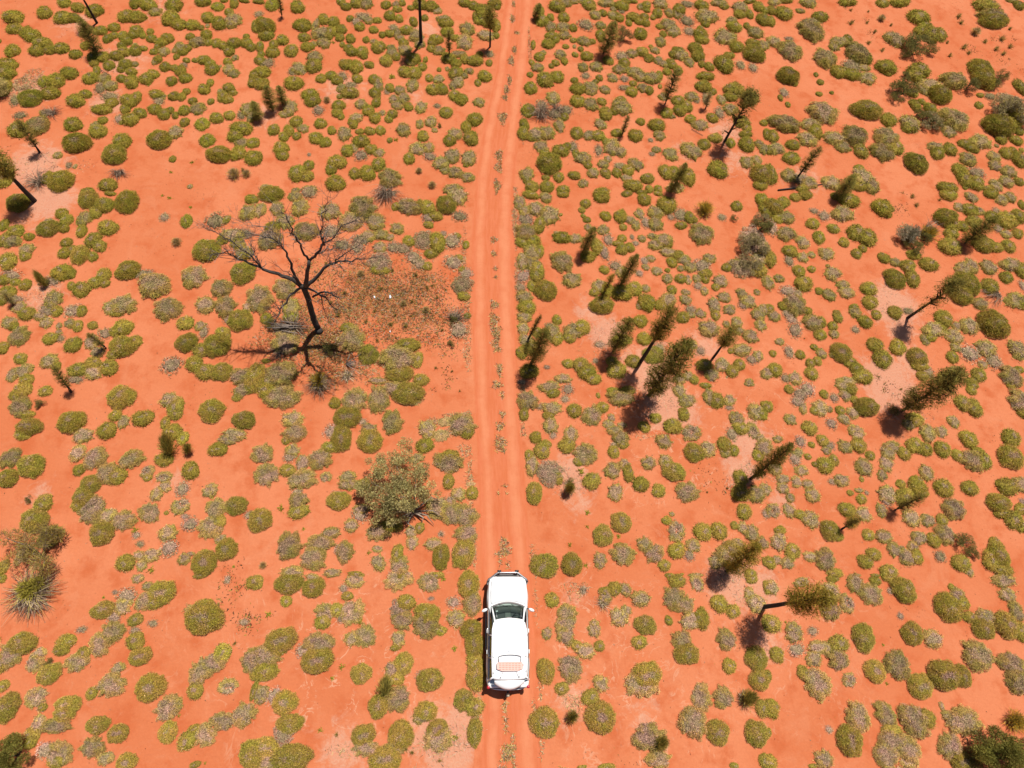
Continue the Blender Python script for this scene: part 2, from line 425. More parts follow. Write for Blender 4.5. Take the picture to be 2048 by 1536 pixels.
def hummock_geo(kind, seed, nb):
    """a spinifex hummock of radius 1 (x, y) and height 1: thatch core plus outward blades"""
    r = np.random.default_rng(seed)
    rag = 1.0 if kind in 'mpoz' else 0.55
    ph = r.uniform(0, 6.28, 16); am = r.uniform(0.02, 0.07, 16) * (1.15 if kind in 'mpo' else 0.8) * np.array([1.2, 1, .8, .6] + [.75 * rag] * 6 + [.5 * rag] * 6)
    def outl(th): return 1 + sum(am[k] * np.cos((k + 2) * th + ph[k]) for k in range(16))
    hole = r.uniform(-0.16, 0.16, 2) if kind != 'o' else r.uniform(-0.30, 0.30, 2)
    ha, he = r.uniform(0, 3.14), r.uniform(1.0, 2.2)
    hs = {'g': 0.14, 'm': 0.58, 'p': 0.98, 'o': 0.66, 'y': 0.15, 'z': 0.0}[kind]
    def zf(x, y):
        th = np.arctan2(y, x); rad = np.hypot(x, y) / outl(th)
        z = np.sqrt(np.clip(1 - rad ** 2.4, 0, 1))
        nz = vnoise(x * 5, y * 5, seed) * 0.10 + vnoise(x * 11, y * 11, seed + 5) * 0.05
        if kind in 'mp': nz = nz * 1.5 - 0.25 * np.exp(-((x - hole[0]) ** 2 + (y - hole[1]) ** 2) / 0.10)
        if kind == 'o':
            hx = (x - hole[0]) * math.cos(ha) + (y - hole[1]) * math.sin(ha); hy = -(x - hole[0]) * math.sin(ha) + (y - hole[1]) * math.cos(ha)
            nz = nz * 1.6 - 1.2 * np.exp(-(hx ** 2 / he + hy ** 2 * he + .06 * vnoise(x * 9, y * 9, seed + 2)) / 0.11)
        return z * (0.9 + nz) - (0.02 if kind != 'p' else 0.1)
    def grey_mask(x, y, j):
        d = np.hypot(x - hole[0], y - hole[1]) + 0.26 * vnoise(x * 4, y * 4, seed + 9) + 0.10 * vnoise(x * 12, y * 12, seed + 3) + j
        return d < hs
    g = Geo()
    nr, na = 9, 34 if nb > 1000 else 26
    rr = np.linspace(0, 0.94 if kind != 'p' else .72, nr); th = np.linspace(0, 2 * np.pi, na, endpoint=False)
    A, B = np.meshgrid(rr, th, indexing='ij'); O = outl(B)
    X = A * O * np.cos(B); Y = A * O * np.sin(B); Z = zf(X, Y) * 0.88; Z[-1] = -0.05
    V = np.stack([X.ravel(), Y.ravel(), Z.ravel()], 1); T = []
    for i in range(nr - 1):
        for j in range(na):
            a, b_, c, d = i * na + j, i * na + (j + 1) % na, (i + 1) * na + (j + 1) % na, (i + 1) * na + j
            T += [(a, c, b_), (a, d, c)]
    base = {'g': GREEN, 'm': OLIVE, 'p': GREY, 'o': OLIVE, 'y': YEL, 'z': STRAW}[kind]
    gm = grey_mask(V[:, 0], V[:, 1], 0)
    Cc = np.where(gm[:, None], GREY * 0.5 + base * .15, base * 0.74) * r.uniform(0.75, 1.15, (len(V), 1))
    g.add(V, np.array(T), Cc)
    # blades
    th = r.uniform(0, 2 * np.pi, nb); rad = np.sqrt(r.uniform(0, 1, nb)) ** 0.85 * 0.99
    O = outl(th); x = rad * O * np.cos(th); y = rad * O * np.sin(th); z = zf(x, y)
    keep = z > -0.02
    if kind in 'mp': keep &= ~(grey_mask(x, y, 0) & (r.uniform(size=nb) < 0.25))
    x, y, z, rad = x[keep], y[keep], z[keep], rad[keep]; n = len(x)
    e = 0.03
    nrm = np.stack([-(zf(x + e, y) - zf(x - e, y)) / (2 * e), -(zf(x, y + e) - zf(x, y - e)) / (2 * e), np.full(n, 1.0)], 1)
    nrm[:, :2] = np.clip(nrm[:, :2], -3, 3)
    nrm /= np.linalg.norm(nrm, axis=1)[:, None]
    D = nrm * 0.75 + r.normal(0, 0.42, (n, 3)); D[:, 2] = np.abs(D[:, 2]) * 0.8 + 0.05
    D /= np.linalg.norm(D, axis=1)[:, None]
    lw = 1.0 if nb > 1000 else 2.1
    L = r.uniform(0.07, 0.165, n) * (1 + .45 * (lw > 1)) * (1.4 if kind == 'p' else 1); W = r.uniform(0.014, 0.034, n) * lw
    P = np.stack([x, y, z - 0.03], 1)
    gm = grey_mask(x, y, r.normal(0, 0.20, n))
    mixf = r.uniform(0, 1, n)
    Cb = base * r.uniform(0.68, 1.34, (n, 1)) * np.array([1 + .06 * math.sin(seed), 1, 1])
    st = (r.uniform(size=n) < (0.10 if kind == 'g' else 0.22)); Cb[st] = STRAW * r.uniform(0.6, 1.15, (st.sum(), 1))
    dk = (r.uniform(size=n) < (0.10 if kind == 'g' else 0.16)); Cb[dk] = DARK * r.uniform(0.7, 1.8, (dk.sum(), 1))
    cg = GREY * r.uniform(0.5, 1.6, (n, 1)); dkk = r.uniform(size=n) < 0.25; cg[dkk] = DARK * 1.2
    Cb = np.where(gm[:, None], cg, Cb)
    # straw hem where the newest runners meet the sand
    hem = (rad > 0.9) & (r.uniform(size=n) < 0.45); Cb[hem] = Cb[hem] * 0.70 + STRAW * 0.30
    V, T, kk = blades(P, D, L, W)
    g.add(V, T, np.repeat(Cb, kk, axis=0))
    if kind == 'o':   # dead stalks lying in the bare middle
        m = nb // 7; P = np.column_stack([hole[0] + r.normal(0, .2, m), hole[1] + r.normal(0, .2, m), r.uniform(.02, .12, m)])
        D = r.normal(0, 1, (m, 3)); D[:, 2] = np.abs(D[:, 2]) * .25; D /= np.linalg.norm(D, axis=1)[:, None]
        V, T, kk = blades(P, D, r.uniform(.12, .3, m), r.uniform(.02, .05, m) * lw); g.add(V, T, np.repeat(GREY * r.uniform(.5, 1.4, (m, 1)), kk, axis=0))
    return g


def tuft_geo(seed, nb, spread, cols, hmul=1.0, w=0.05):
    """grass or stick tuft from one root, radius and height about 1"""
    r = np.random.default_rng(seed); g = Geo()
    th = r.uniform(0, 6.28, nb); t = np.abs(r.normal(0, spread, nb)).clip(0, 1.5)
    D = np.stack([np.sin(t) * np.cos(th), np.sin(t) * np.sin(th), np.cos(t) * hmul], 1)
    P = np.stack([r.normal(0, 0.12, nb), r.normal(0, 0.12, nb), np.zeros(nb)], 1)
    L = r.uniform(0.5, 1.05, nb); W = np.full(nb, w) * r.uniform(0.6, 1.3, nb)
    V, T, k = blades(P, D, L, W, 0.25, 2)
    C = np.array(cols)[r.integers(0, len(cols), nb)] * r.uniform(0.6, 1.35, (nb, 1))
    g.add(V, T, np.repeat(C, k, axis=0)); return g


def leaf_cloud(g, centres, radii, nl, L, W, cols, r, up=0.3, flat=1.0, accent=None):
    centres = np.asarray(centres, float); radii = np.asarray(radii, float)
    w = radii ** 2; pick = r.choice(len(centres), nl, p=w / w.sum())
    d = r.normal(size=(nl, 3)); d /= np.linalg.norm(d, axis=1)[:, None]
    rad = r.uniform(0.15, 1, nl) ** 0.55
    P = centres[pick] + d * (rad * radii[pick])[:, None] * np.array([1, 1, flat])
    D = d * 0.7 + r.normal(0, 0.5, (nl, 3)); D[:, 2] += up; D /= np.linalg.norm(D, axis=1)[:, None]
    V, T, k = blades(P, D, np.full(nl, L) * r.uniform(0.6, 1.4, nl), np.full(nl, W) * r.uniform(0.7, 1.3, nl), 0.1, 2)
    shade = r.uniform(0.75, 1.25, len(centres))[pick][:, None]
    C = np.array(cols)[r.integers(0, len(cols), nl)] * r.uniform(0.65, 1.35, (nl, 1)) * shade
    if accent is not None:
        m = (r.uniform(size=nl) < accent[1]) & (rad > 0.7); C[m] = np.array(accent[0])
    g.add(V, T, np.repeat(C, k, axis=0))


# ------------------------------------------------------------------ plants: where they stand
PLANTS = {
    (0, 0): """10,13,9.5,5.5g 35,9.5,6.5,5.5g 51,1.5,6.5,4g 50,13.5,8,5.5g 58,14,7,4g 62,5.5,5.5,4.5g 75,8,8,5.5g 11,22.5,6.5,4.8g 20,25,6,5g 25,28,7,5.5g
33,34,8,5.5g 29,40,6.5,5g 40,39,6,4.5g 49,38,6.5,4.8g 9.5,40,6.5,5.5g 60,43,5.5,4.2g 5,51,9,5.5g 3,58,9,6.5g -1,33,2,2g 55,58,7,5.8g
44,64,8,6.5g 35,65,5,5y 40,74,7.5,6g 24,78,10,7.5y 12,80,5,5p 60,80,7.5,6g 68,75,5,4.2g 58,99,8,6g 61,113.5,12.5,8g 78,104.5,7.8,5.8g
82,96,4.2,3.5g 76,100,4,3.5m 14,103,9,6.8g 30,100,10,7.5m 3,70,6,7g 48,144,11,9g 91,123,10.2,8.5g 97,112.5,8,6.8g 127,111,10.5,8g
140,105.5,6.5,5.5m 86,147.5,7.2,6.2g 3,142,7,9g 38,142,5,6g 70,153,6,3.5g 101,12.5,7.5,5.5g 109,13,7,5.8g 108,2,5,5g 118,3,8,5g
139,3.5,8,5.5g 124,9,6,3.5m 136,13.5,7.5,6.5g 143,19,6.5,5g 154,19.5,6.2,4.5g 134,16,5,4.5g 166,13.5,5.5,4.8g 174,5,5.5,4y 162,1,7,4g
187,2,3.8,5g 179,0,3.5,2g 195,0,5,2g 175,18,6,6.2g 186,16,7.5,6.5m 183,9,4,3g 204,20,3,5g 161,22,2.5,2.5g 166,20.5,2,2m 91,21.5,5,4g
109,24,6,4.5g 107,27,5,4g 114,28,3,3g 80,24,6,4g 86,30.5,4.5,4g 91,28,4,3g 98,28,4,4g 101,32,5,4.5g 97,36,4,3g 120,25,3.3,2.8g
121,30.5,4.5,3.8g 134,30,6,3.8g 129,33,6,3.8g 126,37,3,3g 108,40,5,5g 114,38.5,4.5,2.2g 108,36,2.5,2m 123,41,3.5,3g 131,41,4.8,4m 144,37,5,4m
150,38,3.5,3.2g 146,41,4.5,3.5g 141,45,2.8,2.8g 140,40,3,2.5m 152,29,3.8,3.2g 165,27,5.2,3.8g 158,33,7.5,4.5m 167,33.5,3.5,3.2g 173,34,4,4g
178,36,5,3.5g 187,34,6,4.8g 197,34,5,4.5g 201,37.5,4.5,3.5g 183,40.5,4.8,4.5g 197,29,3,2.5g 68,36,4.2,4g 99,41,6,4g 93,44,6,4.5g 74,45,5,4.5g
82,45,6,4.5g 75,50,4,3.5g 87,52,5.2,4g 77,55,3,3g 72,62,7,5g 77,58,3,4g 100,51,6.5,4.2g 97,55,4,3g 105,57,4.5,3.8g 108,51,3,2.5m
97,62.5,4.5,3.5g 105,65,6,6g 122,59,5.5,4g 117,62.5,6.5,5g 126,47,4,3.5g 124,49,3,3m 132,53,5,4.2g 139,54,3.5,3g 144,56,5,5g 148,62,5.5,4.5g
137,64.5,4.8,4.2g 147,52,3.5,2.5p 149,48,3,2.5g 156,48,3,2g 163,47.5,6,3.8g 168,51,4.5,4g 169.5,55,6,5g 176,53,1.5,1.5m 182,49,3.8,3.5g
188,46,3,2.8m 183,55,5,4.5m 187,58.5,5,3.5m 203,60,4,5g 202,66,4.5,4g 125,75,6.5,4g 130,77,3,2.5m 127,80.5,5,4.5p 123.5,87,5.5,4.8g
131,91,5.5,4.8g 136,88,3.5,3g 140,92,3,3.2g 139,76.5,5,4g 145,77,4,3.8g 149,73,3.3,3g 154,80.5,4,3g 163,71,6,4g 168,66,3,3.8g 147,88,5,4.5g
158,86.5,7,5m 168.5,81,3,2.8g 183,70,5.2,4.5g 178,77,4.5,5g 182,79,5,3.8g 186,74,3.5,3g 176,73,2.5,2.5m 147.5,97.5,4.2,4g 161.5,99,6.2,5.5y
173,94,5.8,4.8g 183.5,92,4.8,4.2g 198,87,6,6m 193,92,4,4p 201,93,4,5m 193,102,10,5.5g 188,108,6.5,6g 193,114,6,4m 202,114,6,4y
165.5,112,6.5,5.8y 175,123,10.5,7g 190,122,6.5,6.5g 202,126,7,6.5g 83,62,6,4m 88,68,6,5m 80,70,5,6p 88,77,8,4p 81,87,9,4.2g 89,82,6,4g
103,80,8,5.5g 109,78,4,6g 100,87,4.5,4.5g 104,95,7,5.8g 111.5,90,5.5,4.8g 95,95,4,4p 97,98,2,2g 138,127,3,3g 154,130,2.5,2y 137,138,2,2y
152,149,2.5,2m 46,124,4,3m 55,132,3,3p 60,133,2,2m 36,90,5,3m 28,96,5,3m 16,92,5,4p 119,68,3,2y""",
    (1, 0): """13,3.5,6,5.5y 33,5,6.2,5.5g 2,1,5,2g 68,1,4,3.5g 72,5,4.5,3.5g 80,2,5,4.5g 88,2.5,6,4.5m 104,3.5,4.8,3.5g 112,3,3,3m 117,2,3,3g 113,7,4,3g
131,3,6,5g 140,4.5,6,5g 145,8,4.5,3m 124,6,3,2.5g 167,2,5.5,3.5g 174,4,5,4g 191,2,6,3.5g 2,11,4,3p 7,20,10,6.5g 8,28,5.8,5g 1,22,5,4g
21,31.5,5.8,4.2g 14,35,4,3.8g 37,19.5,7.5,5.8g 54,15,5,4.8g 62,17,5,4.8g 48,19,3,6m 52,26,7.5,6m 60,25,5,5g 54,34,6.5,4.2m 58,28,4,4g
68,23,5,4.2g 67,29.5,4,3.8g 75.5,30.5,4.2,4.2g 69,35.5,2.5,2.5g 62,34,2,2y 38.5,29.5,5,4.2g 41,37,6,4g 46,35,3,2.5m 75,14.5,3,3g 86,13,7,3.5p
80,17,4,4p 90,16,4,3.5m 83,21,5,3.5g 97,16,3.5,3g 94,23.5,4.2,3.2g 88,31.5,3,3g 107,12,5,4.5g 114.5,14.5,3.5,3.8g 110,22,4.5,3p 101,27.5,3,3g
107,26.5,4.5,3.2g 113,26,3.5,4m 120,23.5,5,4.5g 115,30,4,2.5m 126,17,3.5,4.5g 128,28,7,5m 131,35,4.5,4m 135,14,3,3g 3,37,3.5,4.8g
13,41.5,5.8,5g 28,40,6,5.5g 4,43,3,3g 3,48,5,4g 9,50,6.5,4.2p 5,57,6.5,5.5g 4,66.5,6.8,5.2g 47,45,7,4.5m 46,52,7,6.2g 34,54.5,6.5,5.5m
29,57,4,4p 30,66,8,6.2g 52,62.5,4.5,4g 60,60,5,4g 65,64,5,4g 69,61,5,4p 72,51,6.5,4.5g 80,53,6,6g 81,62.5,4.5,4g 74,38,4.5,3.5g 77,41,5,4.2g
85,41,5,5g 86,44,3.5,3.5g 94,33,3,2.5m 98,37,6,5g 97,40,4,3g 90.5,51.5,4.5,3g 104,48,5.5,5.2g 109,42,5,4.5m 112,45,4,3.5g 118,34,5,3.5g
119,39.5,6,4.5m 108,38,4,3m 126,46.5,6,5g 124,49,5,4m 135.5,47.5,2.2,2.8g 133,53,4,3.8g 119,57,6,4.8g 127,58,5.8,5.5g 150,15,6,3.5m
152,18,6.5,4g 153,25,5.5,4.5g 144,31,6,4.5g 141,34,4,3g 140,38.5,4,3g 146,40,5,4m 149,42,3,2g 159,30,4,3g 169,23,6.5,6m 167,33,7,6.5m
182,10,7.5,8g 186,18,6,4g 180,16,6,4g 192,20,4,6g 184,28,7,4.5m 192,28,3,3g 193,5,3,3g 176,13,3,5g 154,46,6,5g 160,50,5,4g 162,43,7,2.8m
167,47,4,4g 175,48,7.5,4.5g 179,43,3,2.5g 187,43,4.5,3p 186.5,50,3,3g 146.5,55.5,2,2g 153,55,2,2m 160,58,6.5,5.5g 166,60,4,3m
170.5,56.5,3.8,3m 183,60.5,6,5g 177.5,66,3,3g 138.5,62,3.5,3.5g 146,63,4.8,3.8m 142,71,6.2,5g 149,71,5,5g 162,65,5,5m 158,68,4,4m
159,76,5.5,4.5g 164,79,6,5g 178.5,81.5,4.8,4.2m 145,84.5,3,2.5p 152,89.5,5.8,4.8g 132,85.5,5.2,5m 122,85,4,4g 125,68,5,6m 94,63,4.5,4.2g
98,67,4.2,6.5m 109,62,3.8,3.2y 107,70,4,4g 105,73,3,3p 115,72,5,4m 118,78,5,5m 110,79,4,4m 113,84,5,4m 95,74,5,4.5g 96,82,4,4g 97,78,3,3g
84,83,5,4.5m 90,88,5,5g 95,94,4.8,5g 101,90,3,2.5m 109,91,4.5,4.2g 106,95,3.5,3.5g 80,94,6,4m 78,99,4,4g 76,97,3,3g 75,74,8,4.5g 68,70,4,4m
76,68,6,3p 67,77,3,2g 43,75,7.5,4.5g 45,80,6.5,5.5g 57,81,5,4t 50,88,5,4.5p 66,84,6,4.5g 65,90,5,4g 68,93,3,3g 27,86,6,7m 23,91,5,3m
32,97,5.5,5g 37.5,102.5,5,3.8m 26,104,4.5,5g 22,109,4.5,4.2g 32.5,108.5,3.8,3.5g 14,103.5,5.2,4.8g 51.5,98.5,5.2,4.5g 48,110,6.5,5g
55.5,113.5,5,4.5g 60.5,104,3.8,3.8g 70.5,106.5,6.2,5.8m 20,118,6.8,5.5g 21,124,5.8,4g 0,114,3,4g 0,126,5,6g 42.5,123.5,1.8,1.8p
84,112.5,7.5,5.5g 73,120,5.5,5.2g 78,118,4.5,3.5m 92,119,5,4.5g 84,124,6.5,4.5p 98.5,122,5,3.5m 98,131,5.8,6g 83,105,4,2.5g 91,104.5,4.8,3.5g
99.5,104,4.5,4g 107,112,2.5,2.5g 112,112,2.8,2.2y 118,103.5,6,6m 140,97,5.2,4.8m 131,99,3.5,4m 147,100,3.5,5t 133.5,108.5,5,4.8g
143,104,2.5,2.2m 129,118.5,7.5,5m 138,118,5,5m 139,125,5,4.5p 122.5,126.5,5,5g 175,95,6.5,6g 168,101,4.5,5g 159,107,6,5.5m 155,112,5.5,5g
172,110,6.5,6.5g 157,124.5,7,6m 170.5,126,6.5,6.2m 168,132,2.5,2g 148,130,6.5,6m 151,136,4,3.5m 159.5,137.5,6.2,5.5m 169.5,141.5,5.2,4.8m
33,138,7.5,7.2g 41,140.5,6,4.5g 42,132,4.8,4.5g 65,129,8,5.8g 60,135,5,5g 63.5,146,8.2,7g 79,138.5,5.2,4.8g 89,138,6.8,6.8g 107,142,10,7.5m
104,149,9,4q 130.5,137.5,4,4.5t 141,149,5,5t 158,151,9,4m 8,151,6,4m 32,152,4,2m 43,151,6,3m""",
    (2, 0): """22.5,8,3.5,5g 24,16,6,5g 31,13.5,3,3.5g 36,4.5,7,5g 43,2,5,4m 41.5,13.5,4.8,4.5g 49,1,5,2m 57,1,4,2m 62,3.5,6,4.5g 76,2,7,3.5m 67,11.5,5,4m
73,10,3.2,3.2g 81,7,2.8,2.2m 80.5,12,4.2,3.8m 86,14,4,3.5g 88,4,5.5,5g 92,0,4,3g 97,1,4,1.5g 31,21,5,4.5m 41,21.5,6,4.5m 49,22,3.5,3.5g
32,28.5,6,3.5g 42,28,4.5,4m 29,34.5,5.5,4.5g 35,31,3.5,3.5g 43,37,2.8,2.2g 59,19.5,6.2,5.2p 71,20,4.2,3.5m 71,28,4,5.5g 57.5,32.5,6,4m
64,33,3,2.8g 49,32,3,2.2g 17,35.5,2,4.5g 50,37,1.5,2m 55,39,2.5,2.5g 22,45,4.5,4g 38.5,43,4.8,4m 35,50,3.2,3g 42,48.5,3,3.5g
31.5,52.5,2.5,2.2g 20.5,53.5,5,4.2m 14.5,59.5,2.8,2.5g 16,50,2.5,3g 25,42,3,2m 50.5,43.5,2.6,2.4g 60,44.5,4.8,4.5g 57,53.5,4.5,4.2m
67.5,53,5.2,4.5m 59,60.5,4,3p 70,62,3.5,2.5g 26.5,63,7.2,6.5g 36,61,6,5.2g 31,68,5,3y 50,64,3.5,2.5g 15,70,5.5,5.5g 53,70.5,7,5g
63,70,6.5,5.8m 74.5,71.5,4.8,3.5m 67,65,3,2g 33,78,5.5,6m 24,84,5,5p 52.5,80.5,6.2,5.2g 63,83,6.5,5.5m 72,81,3.8,3.5g 13,88,6,6y 34,91,6,5p
42,93,3.8,3.5g 43,88,6,5p 10,99,4,5g 38,100,4.5,6m 9,106,5,6g 19,107,6.5,6m 28,106,7,6m 16,110,5,3g 23.5,117,6.2,5.2m 39,120,7,5.2g
44,117,4,3.5g 49,117,4.5,4.5p 30,130,10.5,9g 26,122,4,4g 12,139,6,6m 12,144,4,3g 52,106,5.5,5.2g 62,108,5,4.5m 69,108,5.5,4.8g 71,99,5,4.5m
75,90.5,5.5,6g 88,85,8,7m 87,80,4.5,4g 82.5,88,4,4g 84,106,5,3.5g 99,108,6,5.5g 80,117,7,7m 86,121,5.5,5m 75,113,3,3.5g 57,126,7.5,5m
51,122,3,3g 61,132,3.5,3.2g 65,138,5,4.5m 73,131,4.5,4m 75,138,4.5,4g 76.5,141,2.5,2.2g 84,138,4.2,4g 86,132.5,5.5,3p 77,127,3,3m
69.5,120,4,5p 37.5,141.5,4.5,4.5g 50,140,5.5,3.5g 57,146.5,4.2,3.8m 28,149,6.5,5g 16,149,6,5g 27,142,3.5,2.5g 41,151.5,5.5,4g 99,131,6,5.5m
93,136,5,5g 92,142.5,5,3.5m 97,148,8,5g 108.5,142.5,5.2,5g 110,151,4,3g 70,152.5,4,2g 103,5,3,3m 107.5,4,4,4g 108,8,3,2g 119,2.5,6.5,4m
116.5,10,4,4.8g 113,13.5,2.5,2.5g 106,13,4,3g 97,13,6,3.5g 102,17,4,3g 107,17.5,3.5,4g 103,26.5,5.5,5.2g 93.5,18,2.8,3g 84,12,3,3g 88,9,3,2p
134,7,5,5g 126,10,4,4m 132,11,4,4m 140,3,6,3p 152,4,6,4.5g 166,2,7,3m 170,5,4,2.5g 156,12.5,10,5.5m 155,19,3.5,2.8g 140,16.5,6,4.8p
142,25,5,3.8p 121,27,3,3g 125,19,7,4.5m 129,24,6.5,4.8m 118,21,3,2.5g 119,33,4.5,4.5m 151,27,6,5g 152,31,6,4g 151,23,3,3g 183,5.5,7,4.5m
182.5,11,5,3.5g 190,11,3.5,4g 197.5,5,4.5,4.5g 203,8,3,3g 201,15,5.5,5.5g 176,16,5,3m 178,21,6,4.8g 188,20.5,2.8,3g 171,29,8.5,7m
180,37,5.8,4.8g 195,25.5,6.2,5.2m 193,34,6,3.5g 201,36,5,4.5m 194,42,9,7.5g 190,1,6,1.5g 104.5,41,5.5,4g 88,45,6,4.5p 96,42.5,4.5,4m
90,50,5,4g 77,48,5,3.5g 111,37,2,1.5g 114.5,40,4,3m 110,46,4,3.5g 117,48,4,3.5m 109,47.5,3,2.5g 122,51,4,3.5m 133,39.5,5,2.5g 135,43.5,7,4.5m
129.5,43,4,4g 147,38,6,5g 149,44,5.5,5g 142,49.5,4,4.2m 150,46.5,4,3p 152,51,3,3g 158,53,4,4g 127,50,4,4g 86,55,6,4m 92,55,3,3g
80.5,62,4.5,3.8m 90,63,4,3p 98,57,7,4m 103,61,6,4m 112,62,8,5m 118,60,3,4g 97,66.5,3.5,2.5g 90,70,6,2.5p 96,73,4.8,4.5g 105,70,5,4m
110,72,3.5,4g 118.5,69,1.8,2g 128,52,5,3g 133,56,4,4g 124,57,4,3g 155,60.5,7.5,3.5g 153.5,68.5,6.8,5.5g 161,73,3,3g 170,50.5,7.5,8g
174,44,4.5,3g 178,71,8.5,6g 175,77,6,4g 191,77,6,6g 167.5,79.5,4,4m 175,87,6,5m 166,90,4.5,5p 144,77,6,4m 155,79,3,6p 148,80,3,3p
121,77,4,3.5m 133,80,6,4g 140,85,5,5g 134,88,5,5g 124,90,5,4.5g 128,93,3,2m 160.5,94,5,4g 143,95,4.5,4g 150.5,99.5,7,4.5m 103,97,3.8,3.2g
116,99.5,7.5,5g 118,108,5.5,4m 111,112,2.5,2p 184,97,7,5g 188,102,4,4g 187,107,5.5,3g 188,115,6.5,6.5g 198,115,4,3.5m 202,119,4.5,4.5m
201.5,98,3.2,2.8g 204,107,3,5g 115.5,119.5,4,2.8m 112,123,3,2p 127,123,6.2,5.5m 143.5,120,8,7.2m 154,115,5.5,4.5g 163,110,6,4g 175,114,4,4g
165,135,8.8,7g 188,129.5,5.2,5.2m 196,128,4,4.5m 200,139,9,8.5g 199,148,6,4g 123,137,5.5,6.5g 130,138,5,6g 141,141,6,8g 131,150,8,4m
117,151,4,3g 183,52,4,4p 193,54,4,4p""",
    (3, 0): """5,1,5,3.5m 14,0,6,2.5g 3,8,4,4g 13,10,7.5,5.5g 2,16.5,4,4.8g 32,1,6.5,5m 26,8.5,4,2m 42,13,6.5,4.5g 34,18.5,9.5,4m 35,24,11,7.5m
64,1,7.5,3.5g 92,2,5.5,3.5g 106,1,8.5,4g 121,13,9,5.8g 119.5,15,5,3p 126,20,6,3g 101.5,31,7.5,6.5m 130,27,7,7g 138,27,5,6g 122,25,5,5g
175,4,10,5.5g 181,13,11,7m 181,16,11.5,6g 201,4,4,4g 195,0,5,2m 18,40,9,8.2m 5,33,5.5,5m 17,31,4,2p 46,46,9.8,7m 48,46,3,3p 57,33,8,4m
53,37,4,4m 64,31,4,4g 72,42,9.5,9m 78,44,4,8g 68,41,5,4p 57,57,6.5,5.5g 67,53,7.5,6p 67,59,7,5g 71,60,4,4m 80,62,6.5,5.5m 77,54,5,3m
16.5,60,9.2,7.2g 21,66,3,3g 95,53,8.5,6g 96,59,3,2g 121,56,9.2,6.5g 118,60,7,6g 130,68,10,5.5m 138,75,9,8g 124,70,4,6m 116,74,4.5,4g
118,84,4,5.5g 123,81,3,2.5g 106,72,8,10k 103,78,6,6k 110,61,5,4k 119,39,12,8k 131,38,7,6k 110,43,5,4k 149,64,10,6.8m 144,62,6,4m 171,55,10,8g
173,63,10,7.5g 165,52,5,3g 182,67,6,5k 188,60,5,7k 178,77,5,3p 202,69,4,7g 44.5,89.5,11.5,8.8m 41.5,88,3,3p 79.5,87,12.5,8g 97,95.5,6.5,5.8g
130,86,5,4.5g 149,95,11,9.5m 144,91,6,5p 145,105,6,4.5m 114,98.5,8,7m 114,102,7,4g 127,95,7,7k 134,99,7,6k 120,90,5,5k 13,98,12.8,6.5m
18,102,7,4g 34,99,8,5m 38,104,5,8g 32,111,7.5,6.5m 20,115.5,6,4.2g 19,126,6.2,6g 4,108.5,5,5.5g 7,118.5,6.5,5.2m 1,120,3,4g 70,108,10,8m
53,110,9,5.5m 60,117,6,5m 73,117,5,3g 75,121,6.5,5g 95,109,10,8m 92,121,8.5,8m 103,118,6,6g 119,130,9.8,7.8g 134,117,7,3.5m 136,122,5.5,5.5g
146,119,5,5.8g 157,114.5,5,3.5g 163,118,5.5,3.5g 170,113,8.5,6m 166,120,3,3g 160.5,127,7,5.5m 181,125,5.5,4.2m 182,132,5.5,4.2m
183,116.5,2,1.5m 191,122,5.5,4.5g 196,120,3,3g 201,127,5,7g 154,136,6,6g 158,143,6,7g 167,138,7,4.5p 167,146,7,5.5g 158,150,2,2g
185,100,11,10g 195,88,9,9g 195,98,9,6g 187,111,5,4g 199,112,5,4g 190,78,6,4p 199,81,5,5p 201,105,4,3g 193,137,6,5m 191,145,5.5,5m
201,145,4,3.5g 182.5,148,5,5m 177,151,5,3g 203,120,2,2g 2,139,5.5,9g 17,140,6,6m 26,143,8,5p 33,146,7,5m 28,150,6,3g 51,146,7.5,6m
63,147,6,6k 76,141,8,7.5m 83,148,6.5,7m 73,149,6,4g 73,134,4,3g 144,150,8,5g 13,74,4,4p 16,83.5,2.2,2.5g 10,78,2,3g 42,65.5,2.8,2.6g
38.5,59.5,2,2g 41,75,2.8,2g 51,74,1.8,1.6g 66,18,4,3.5t 90,16,4.5,4t 98,20,2.5,2.2t 79,18,3,2t 66,8,2.5,2t 80,9,1.5,2t 85,25,2.5,3t
91,40,3.5,2.5t 80,34,3,3t 152,13,4,3t 154,18,3,3t 165,27,6,4t 156,37,3.5,5t 160,42,3,3t 145,44,3,3t 143,34,2.5,2t 186,31,5,3.5t 182,39,4,3t
193,37,4,3t 188,43,4.5,2.5t 173,33,3,3t 193,23,3,2t 169,84,3.5,3g 170,76,3,2g""",
